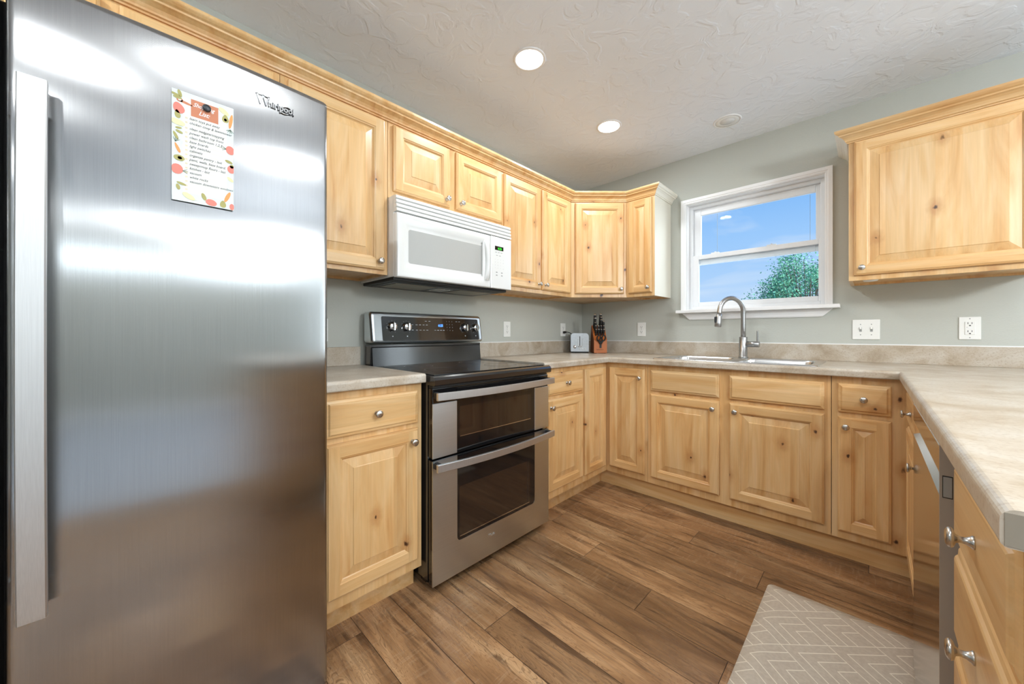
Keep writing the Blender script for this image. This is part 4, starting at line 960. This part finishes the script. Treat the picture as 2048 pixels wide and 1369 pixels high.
MB().box((DX - 0.006, GY0 - 0.002 + 0.0025, GZ0 + 0.001), (DX - 0.0012, GY1 - 0.0005, 0.551), bev=0.0005).build('door_glass', 'black_gloss', ld_)
# window outlines behind the glass: thin bright line along the sill and side of each window
M['oven_window'] = simple('smoked_oven_window', srgb(40, 30, 24), 0.05, spec=0.9)
for par, y0_, y1_, z0_, z1_, xx in ((ud, 0.139, 0.612, 0.632, 0.762, DX - 0.0005), (ld_, 0.139, 0.603, 0.194, 0.412, DX - 0.0011)):
    o = MB(); P = rrect(y0_, z0_, y1_, z1_, 0.004); o.add([(xx + 0.0004, y, z_) for y, z_ in P] + [(xx - 0.0005, y, z_) for y, z_ in P], [tuple(range(28))] + [(i, (i + 1) % 28, 28 + (i + 1) % 28, 28 + i) for i in range(28)]); ow = o.build('oven_window', 'oven_window', par)
    MB().box((xx + 0.0004, y0_ + 0.003, z0_ - 0.0022), (xx + 0.0012, y1_ - 0.004, z0_ + 0.0006)).build('window_sill_trim', 'chrome', ow)
    MB().box((xx + 0.0003, y1_ - 0.022, z0_ + 0.008), (xx + 0.0007, y1_ - 0.0205, z1_ - 0.004)).box((xx + 0.0003, y1_ - 0.012, z0_ + 0.008), (xx + 0.0007, y1_ - 0.011, z1_ - 0.004)).build('inner_frame_line', 'dark_grey', ow)
def range_handle(par, zc):
    mb = MB(); n = 28; secs = []; h = 0.0155
    for k in range(n + 1):
        u = k / n; y_ = -0.004 + (RW - 0.002) * u; s = 1 - (2 * u - 1) ** 2; xo = 0.727 + 0.030 * s; dz = 0.0
        secs.append([(xo - 0.012, y_, zc - h + dz), (xo - 0.001, y_, zc - h + dz), (xo, y_, zc - h + 0.0015 + dz), (xo, y_, zc + h - 0.0015 + dz), (xo - 0.001, y_, zc + h + dz), (xo - 0.012, y_, zc + h + dz)])
    k = 6; mb.add([v for s_ in secs for v in s_], [(i * k + j, i * k + (j + 1) % k, (i + 1) * k + (j + 1) % k, (i + 1) * k + j) for i in range(n) for j in range(k)]); mb.add(secs[0], [tuple(range(6))]); mb.add(secs[-1], [tuple(range(6))])
    o = mb.build('handle', 'steel_handle', par)
    for a in (0.006, RW - 0.03): MB().box((DX - 0.005, a, zc - 0.013), (0.7145, a + 0.020, zc + 0.013), bev=0.003).build('handle_bracket', 'black_matte', o)
range_handle(ud, 0.8235); range_handle(ld_, 0.5345)
MB().box((0.644, 0.006, 0.853), (0.672, RW - 0.006, 0.862)).build('vent_strip', 'black_matte', t)
for a in (0.16, 0.36, 0.46, 0.56): MB().box((0.660, a, 0.8622), (0.6725, a + 0.05, 0.8640)).build('vent_slot', 'dark_grey', t)
lg = MB(); logo(lg, facing_x(DX + 0.0008, 0.306, 0.124), 0.0115, depth=0.0008); lg.build('lettering', 'chrome', ld_)

# ------------------------------------------------------------------ dishwasher
DWX = 2.060
t = thing('dishwasher', 'stainless dishwasher in the peninsula beside the drawer stack', 'dishwasher', (DWX, -1.302, 0), -q90); DW = 0.605
# local: x = world -y, y = world +x (depth), front at y=0
MB().box((0.004, 0.036, 0.10), (DW - 0.004, 0.60, 0.872)).build('tub', 'dark_grey', t)
mb = MB(); HZ0, HZ1 = 0.775, 0.810
sec = [(0.034, 0.065), (0.0, 0.070), (0.0, HZ0 - 0.002), (0.016, HZ0 + 0.004), (0.024, HZ0 + 0.012), (0.020, HZ1 - 0.006), (0.002, HZ1 + 0.003), (0.0, HZ1 + 0.006), (0.0, 0.866), (0.003, 0.869), (0.034, 0.869)]
n_ = len(sec); vs = [(0.003, y, z_) for y, z_ in sec] + [(DW - 0.006, y, z_) for y, z_ in sec]
mb.add(vs, [(i, (i + 1) % n_, n_ + (i + 1) % n_, n_ + i) for i in range(n_)]); dd = mb.build('dishwasher_door', 'steel_dw', t)
MB().prism([(0.0, 0.065), (0.034, 0.065), (0.034, 0.869), (0.0, 0.869)], DW - 0.0058, DW - 0.0028, axis='x').build('door_edge', 'dw_side', dd)
MB().box((DW - 0.0028, 0.0035, 0.770), (DW - 0.0022, 0.0165, 0.812), bev=0.0002).build('pocket_outline', 'slot', dd)
MB().box((DW - 0.0023, 0.0045, 0.772), (DW - 0.0012, 0.0155, 0.810), bev=0.0003).build('pocket_end_cap', 'plastic_grey', dd)
MB().box((0.01, 0.06, 0.0), (DW - 0.01, 0.09, 0.099)).build('kick_plate', 'black_matte', t)

# ------------------------------------------------------------------ wall plates
def outlet(loc, rz, label, cat='outlet', kind='duplex'):
    """local: x right, y into the wall, z up, plate centre at origin"""
    t = thing({'duplex': 'wall_outlet', 'gfci': 'wall_outlet', 'switch': 'light_switch'}[kind], label, cat, loc, rz)
    w_ = 0.116 if kind == 'switch' else 0.072; h = 0.115
    MB().box((-w_ / 2, -0.005, -h / 2), (w_ / 2, -0.0005, h / 2), bev=0.002).build('cover_plate', 'plastic', t)
    if kind == 'duplex':
        for zc in (0.020, -0.020):
            o = MB(); P = rrect(-0.017, zc - 0.0145, 0.017, zc + 0.0145, 0.008); o.add([(x, -0.0065, z_) for x, z_ in P] + [(x, -0.004, z_) for x, z_ in P], [tuple(range(28))] + [(i, (i + 1) % 28, 28 + (i + 1) % 28, 28 + i) for i in range(28)])
            r_ = o.build('receptacle', 'plastic', t)
            MB().box((-0.0075, -0.0070, zc - 0.002), (-0.0055, -0.0060, zc + 0.007)).box((0.0055, -0.0070, zc - 0.001), (0.0075, -0.0060, zc + 0.006)).box((-0.0025, -0.0070, zc - 0.010), (0.0025, -0.0060, zc - 0.005)).build('slots', 'slot', r_)
        MB().lathe([(0.003, 0), (0.0025, 0.001), (0.0002, 0.0012)], (0, -0.005, 0), (0, -1, 0), 12).build('screw', 'plastic_grey', t)
    elif kind == 'gfci':
        r_ = MB().box((-0.0165, -0.0075, -0.033), (0.0165, -0.004, 0.033), bev=0.001).build('receptacle', 'plastic', t)
        mb = MB()
        for zc in (0.022, -0.019): mb.box((-0.0075, -0.0082, zc - 0.001), (-0.0055, -0.0072, zc + 0.008)).box((0.0055, -0.0082, zc - 0.001), (0.0075, -0.0072, zc + 0.008)).box((-0.003, -0.0082, zc - 0.011), (0.003, -0.0072, zc - 0.006))
        mb.box((-0.0105, -0.0082, 0.004), (-0.0085, -0.0072, 0.006)); mb.build('slots', 'slot', r_)
        MB().box((-0.006, -0.0085, -0.0035), (0.006, -0.0073, 0.0035), bev=0.0005).build('test_button', 'white_paint', r_)
        for zc in (0.048, -0.048): MB().lathe([(0.0026, 0), (0.0022, 0.001), (0.0002, 0.0012)], (0, -0.005, zc), (0, -1, 0), 12).build('screw', 'plastic_grey', t)
    else:
        for xc in (-0.023, 0.023):
            MB().box((xc - 0.0055, -0.0056, -0.0125), (xc + 0.0055, -0.0049, 0.0125)).build('toggle_slot', 'plastic_grey', t)
            MB().box((xc - 0.0042, -0.014, -0.0005), (xc + 0.0042, -0.004, 0.0105), bev=0.0012, xf=Matrix.Rotation(R(-10), 4, 'X')).build('toggle', 'plastic', t)
            for zc in (0.030, -0.030): MB().lathe([(0.0026, 0), (0.0022, 0.001), (0.0002, 0.0012)], (xc, -0.005, zc), (0, -1, 0), 12).build('screw', 'plastic_grey', t)
    return t
outlet((0, -1.008, 1.113), q90, 'white duplex outlet on the stove wall just right of the range')
plug_out = outlet((0, -0.304, 1.113), q90, 'white duplex outlet behind the toaster with a black plug in it')
outlet((0, -2.322, 1.098), q90, 'white outlet plate on the stove wall half hidden by the fridge')
outlet((0.591, 0, 1.114), 0, 'white duplex outlet left of the window near the knife block')
outlet((1.946, 0, 1.103), 0, 'white double toggle light switch right of the window', 'light switch', 'switch')
outlet((2.327, 0, 1.107), 0, 'white outlet with test button at the right edge of the view', 'outlet', 'gfci')

# ------------------------------------------------------------------ toaster, cord, knife block
TZ = CT + 0.0005
t = thing('toaster', 'small brushed steel toaster in the corner of the counter', 'toaster', (0.190, -0.318, TZ), R(38))
mb = MB(); prof = []
tw = 0.152; th_ = 0.168; tl = 0.205
P = [(-tw / 2, 0.012), (-tw / 2, th_ - 0.028)] + [(-tw / 2 + 0.028 - 0.028 * math.cos(R(a)), th_ - 0.028 + 0.028 * math.sin(R(a))) for a in (15, 30, 45, 60, 75, 90)] + [(tw / 2 - 0.028 + 0.028 * math.sin(R(a)), th_ - 0.028 + 0.028 * math.cos(R(a))) for a in (0, 15, 30, 45, 60, 75)] + [(tw / 2, th_ - 0.028), (tw / 2, 0.012)]
mb.prism(P, 0.006, tl - 0.006, axis='y'); mb.prism([(x * 0.95, 0.012 + (z_ - 0.012) * 0.96) for x, z_ in P], 0.0, 0.006, axis='y')
mb.build('shell', 'steel_faucet', t)
MB().box((-tw / 2 + 0.004, 0.004, 0.002), (tw / 2 - 0.004, tl - 0.004, 0.012)).build('base', 'rubber', t)
MB().box((-0.003, -0.0008, 0.055), (0.003, 0.0005, 0.142)).build('lever_slot', 'slot', t)
MB().box((-0.018, -0.022, 0.052), (0.018, -0.0005, 0.060), bev=0.003).build('lever', 'chrome', t)
for a in (-0.017, 0.020): MB().box((a, -0.0015, 0.06), (a + 0.003, 0.0, 0.125), bev=0.0005).build('lever_guide', 'chrome', t)
MB().lathe([(0.014, 0), (0.014, 0.006), (0.012, 0.010), (0.0005, 0.010)], (-0.042, 0, 0.052), (0, -1, 0), 24).build('browning_dial', 'chrome', t)
for a in (0.0, 0.024, 0.046): MB().lathe([(0.0055, 0), (0.0055, 0.003), (0.0005, 0.0035)], (a, 0, 0.036), (0, -1, 0), 14).build('button', 'plastic', t)
for a in (-0.03, 0.03): MB().box((a - 0.012, 0.035, th_ - 0.0005), (a + 0.012, tl - 0.035, th_ + 0.0008)).build('bread_slot', 'slot', t)
cordmb = MB(); cpts = []
P0, P1, P2, P3 = [Vector(v) for v in ((0.032, -0.300, 1.092), (0.075, -0.262, 1.100), (0.090, -0.210, 1.02), (0.080, -0.185, CT + 0.05))]
for k in range(17): u = k / 16; cpts.append(P0 * (1 - u) ** 3 + P1 * 3 * u * (1 - u) ** 2 + P2 * 3 * u * u * (1 - u) + P3 * u ** 3)
cordmb.tube(cpts, 0.0032, 8); cordmb.box((0.0075, -0.312, 1.083), (0.034, -0.290, 1.101), bev=0.005)
cordmb.build('power_cord', 'rubber', tag=('black plug and power cord running from wall outlet to toaster', 'cord'))
KB = (0.356, -0.262); KR = R(44)
t = thing('knife_block', 'reddish wooden knife block beside the toaster', 'knife block', (KB[0], KB[1], TZ), KR)
kw, kd = 0.108, 0.150
side = [(0, 0.003), (0, 0.112), (0.022, 0.138), (0.082, 0.226), (0.106, 0.236), (0.122, 0.214), (kd, 0.003)]
n_ = len(side); mb = MB(); vs = [(-kw / 2, y, z_) for y, z_ in side] + [(kw / 2, y, z_) for y, z_ in side]
mb.add(vs, [tuple(range(n_)), tuple(range(n_, 2 * n_))], 1)
for i in range(n_): mb.add([vs[i], vs[(i + 1) % n_], vs[n_ + (i + 1) % n_], vs[n_ + i]], [(0, 1, 2, 3)], 0 if i < 4 else 1)
kbo = mb.build('wooden_block', ['block_front', 'block_side'], t)
mb = MB().text('Farberware', 0.0125, Matrix.Translation((-0.034, -0.0006, 0.028)) @ Matrix.Rotation(R(90), 4, 'X'), 0, 0.0003); mb.build('printed_lettering', 'slot', kbo)
for a in (-0.045, 0.03):
    for b in (0.005, kd - 0.03): MB().box((a, b, 0), (a + 0.015, b + 0.015, 0.003)).build('rubber_foot', 'rubber', t)
# slope point: u 0..1 along the slanted face
def slope(u): return (0.022 + 0.060 * u, 0.138 + 0.088 * u)
kdir = Vector((0, -0.40, 0.917)).normalized()
def knife(x, u, ln, rad, label, group=None, side_=1.0):
    y, z_ = slope(u); base = Vector((x, y, z_)) - kdir * 0.010
    tt = thing('kitchen_knife', label, 'knife', (0, 0, 0), 0, group)
    tt.location = Vector((KB[0], KB[1], TZ)) + Matrix.Rotation(KR, 3, 'Z') @ base; tt.rotation_euler = (0, 0, KR)
    q = [Vector((0, 0, 0)) + kdir * (ln * s) + Vector((0, -0.006 * math.sin(PI * s), 0)) for s in (0, .15, .35, .6, .85, 1.0)]
    mb = MB().tube(q, [rad * .8, rad * .95, rad * 0.9, rad, rad * 1.05, rad * .9], 12); mb.build('handle', 'rubber', tt)
    MB().tube([q[-1] - kdir * 0.002, q[-1] + kdir * 0.005], [rad * 0.98, rad * 0.8], 12).build('steel_end_cap', 'chrome', tt)
    MB().lathe([(0.0018, 0), (0.0015, 0.0006), (0.0002, 0.0008)], q[2] + Vector((0, -rad * 0.9, 0)), (0, -1, 0), 8).build('rivet', 'chrome', tt)
    MB().box((-0.0008, -0.008, -0.05), (0.0008, 0.008, 0.0), xf=Matrix.Translation((0, 0, 0)) @ Vector((0, 0, 1)).rotation_difference(kdir).to_matrix().to_4x4()).build('blade', 'chrome', tt)
xs = (-0.032, -0.0107, 0.0107, 0.032)
for r_, (u, ln) in enumerate(((0.18, 0.060), (0.42, 0.070))):
    for x in xs: knife(x, u, ln, 0.0085, 'black-handled steak knife with steel end cap, %s row in the knife block' % ('front' if r_ == 0 else 'second'), 'steak knives in the %s row' % ('front' if r_ == 0 else 'second'))
for x, u, ln, rad, lb in ((-0.033, 0.66, 0.078, 0.0100, 'black-handled knife just behind the steak knives, left column of the block'), (-0.036, 0.84, 0.100, 0.0110, 'black-handled knife second from the top, left column of the block'), (-0.036, 0.98, 0.118, 0.0120, 'tallest black-handled knife in the left column of the block'),
        (0.034, 0.66, 0.085, 0.0100, 'short black-handled knife at the far right of the block'), (0.014, 0.70, 0.098, 0.0105, 'black-handled knife in the right column just above the steak knives'), (0.014, 0.86, 0.108, 0.0112, 'black-handled knife second from the top, right column of the block'), (0.012, 1.0, 0.120, 0.0120, 'tallest black-handled knife in the right column of the block')):
    knife(x, u, ln, rad, lb)
tt = thing('kitchen_scissors', 'black-handled kitchen scissors in the front slot of the knife block', 'scissors', (KB[0], KB[1], TZ), KR)
for s_ in (-1, 1):
    P = []
    for k in range(21):
        a = 2 * PI * k / 20; c = Vector((s_ * 0.020, -0.024, 0.128)); P.append(c + Vector((0.014 * math.cos(a), 0, 0)) + kdir * (0.024 * math.sin(a)))
    mb = MB().tube(P, 0.0060, 8, cap=False); mb.tube([Vector((s_ * 0.014, -0.014, 0.105)), Vector((s_ * 0.005, -0.006, 0.088)), Vector((0, -0.004, 0.078))], [0.009, 0.010, 0.008], 8)
    mb.build('finger_loop', 'rubber', tt)
MB().lathe([(0.005, 0), (0.005, 0.003), (0.0005, 0.004)], (0, -0.008, 0.080), (0, -1, 0), 14).build('pivot_screw', 'chrome', tt)
MB().box((-0.008, -0.0045, 0.045), (0.008, -0.0005, 0.09)).build('sheath', 'slot', tt)

# ------------------------------------------------------------------ floor mat
mx0, my1 = 1.650, -1.055; MWd, ML = 0.47, 0.80
mb = MB(); L_ = []
for ins, z_ in ((0, 0.0004), (0.001, 0.002), (0.045, 0.0125), (0.060, 0.0135)):
    L_.append([(x, y, z_) for x, y in rrect(ins, -ML + ins, MWd - ins, -ins, max(0.006, 0.022 - ins * 0.2))])
loft(mb, L_)
mb.build('floor_mat', 'mat', loc=(mx0, my1, 0), tag=('beige anti-fatigue kitchen mat with thin white chevron lines on the wood floor', 'mat'))

# ------------------------------------------------------------------ outside: tree beyond the window
M['leaf'] = simple('green_leaf', srgb(112, 172, 134), 0.6); M['leaf2'] = simple('dark_green_leaf', srgb(66, 134, 112), 0.6); M['bark'] = simple('bark', srgb(96, 84, 74), 0.9)
def tree():
    t = thing('leafy_tree', 'bushy green tree seen through the lower window pane', 'tree', (0.55, 12.0, -2.0))
    rnd = random.Random(11)
    MB().tube([(0, 0, 0), (0.05, 0, 1.5), (0.0, 0, 3.0)], [0.22, 0.17, 0.12], 10).build('trunk', 'bark', t)
    br = MB(); lv = MB()
    def leaf(p, sc=1.0):
        u = Vector((rnd.gauss(0, 1), rnd.gauss(0, 1), rnd.gauss(-.3, .6))).normalized(); v = u.orthogonal().normalized(); v.rotate(Matrix.Rotation(rnd.random() * 6, 3, u)); l = (.05 + .05 * rnd.random()) * sc
        lv.add([p, p + u * l * .5 + v * l * .26, p + u * l, p + u * l * .5 - v * l * .26], [(0, 1, 2, 3)], 0 if rnd.random() < .6 else 1)
    c0 = Vector((0, 0, 3.78))
    for k in range(230):   # leafy twigs spread through an uneven crown
        a = rnd.random() * 2 * PI; cz = rnd.uniform(-0.8, 1.0); q = math.sqrt(max(0, 1 - cz * cz)); lump = 1 + 0.13 * math.sin(3 * a + 1) + 0.10 * math.sin(7 * cz + 2 * a)
        rad = rnd.uniform(0.45, 1.0) ** 0.6 * lump
        p = c0 + Vector((1.75 * q * math.cos(a), 1.5 * q * math.sin(a), 1.70 * cz)) * rad
        mid = (c0 + Vector((0, 0, -0.9))).lerp(p, 0.55) + Vector((0, 0, -0.12))
        br.tube([Vector((0, 0, 2.7)), mid, p], [0.035, 0.018, 0.006], 4)
        for j in range(105):
            leaf(p + Vector((rnd.gauss(0, .17), rnd.gauss(0, .17), rnd.gauss(0, .13))))
    br.build('branches', 'bark', t)
    lv.build('foliage', ['leaf', 'leaf2'], t)
tree()
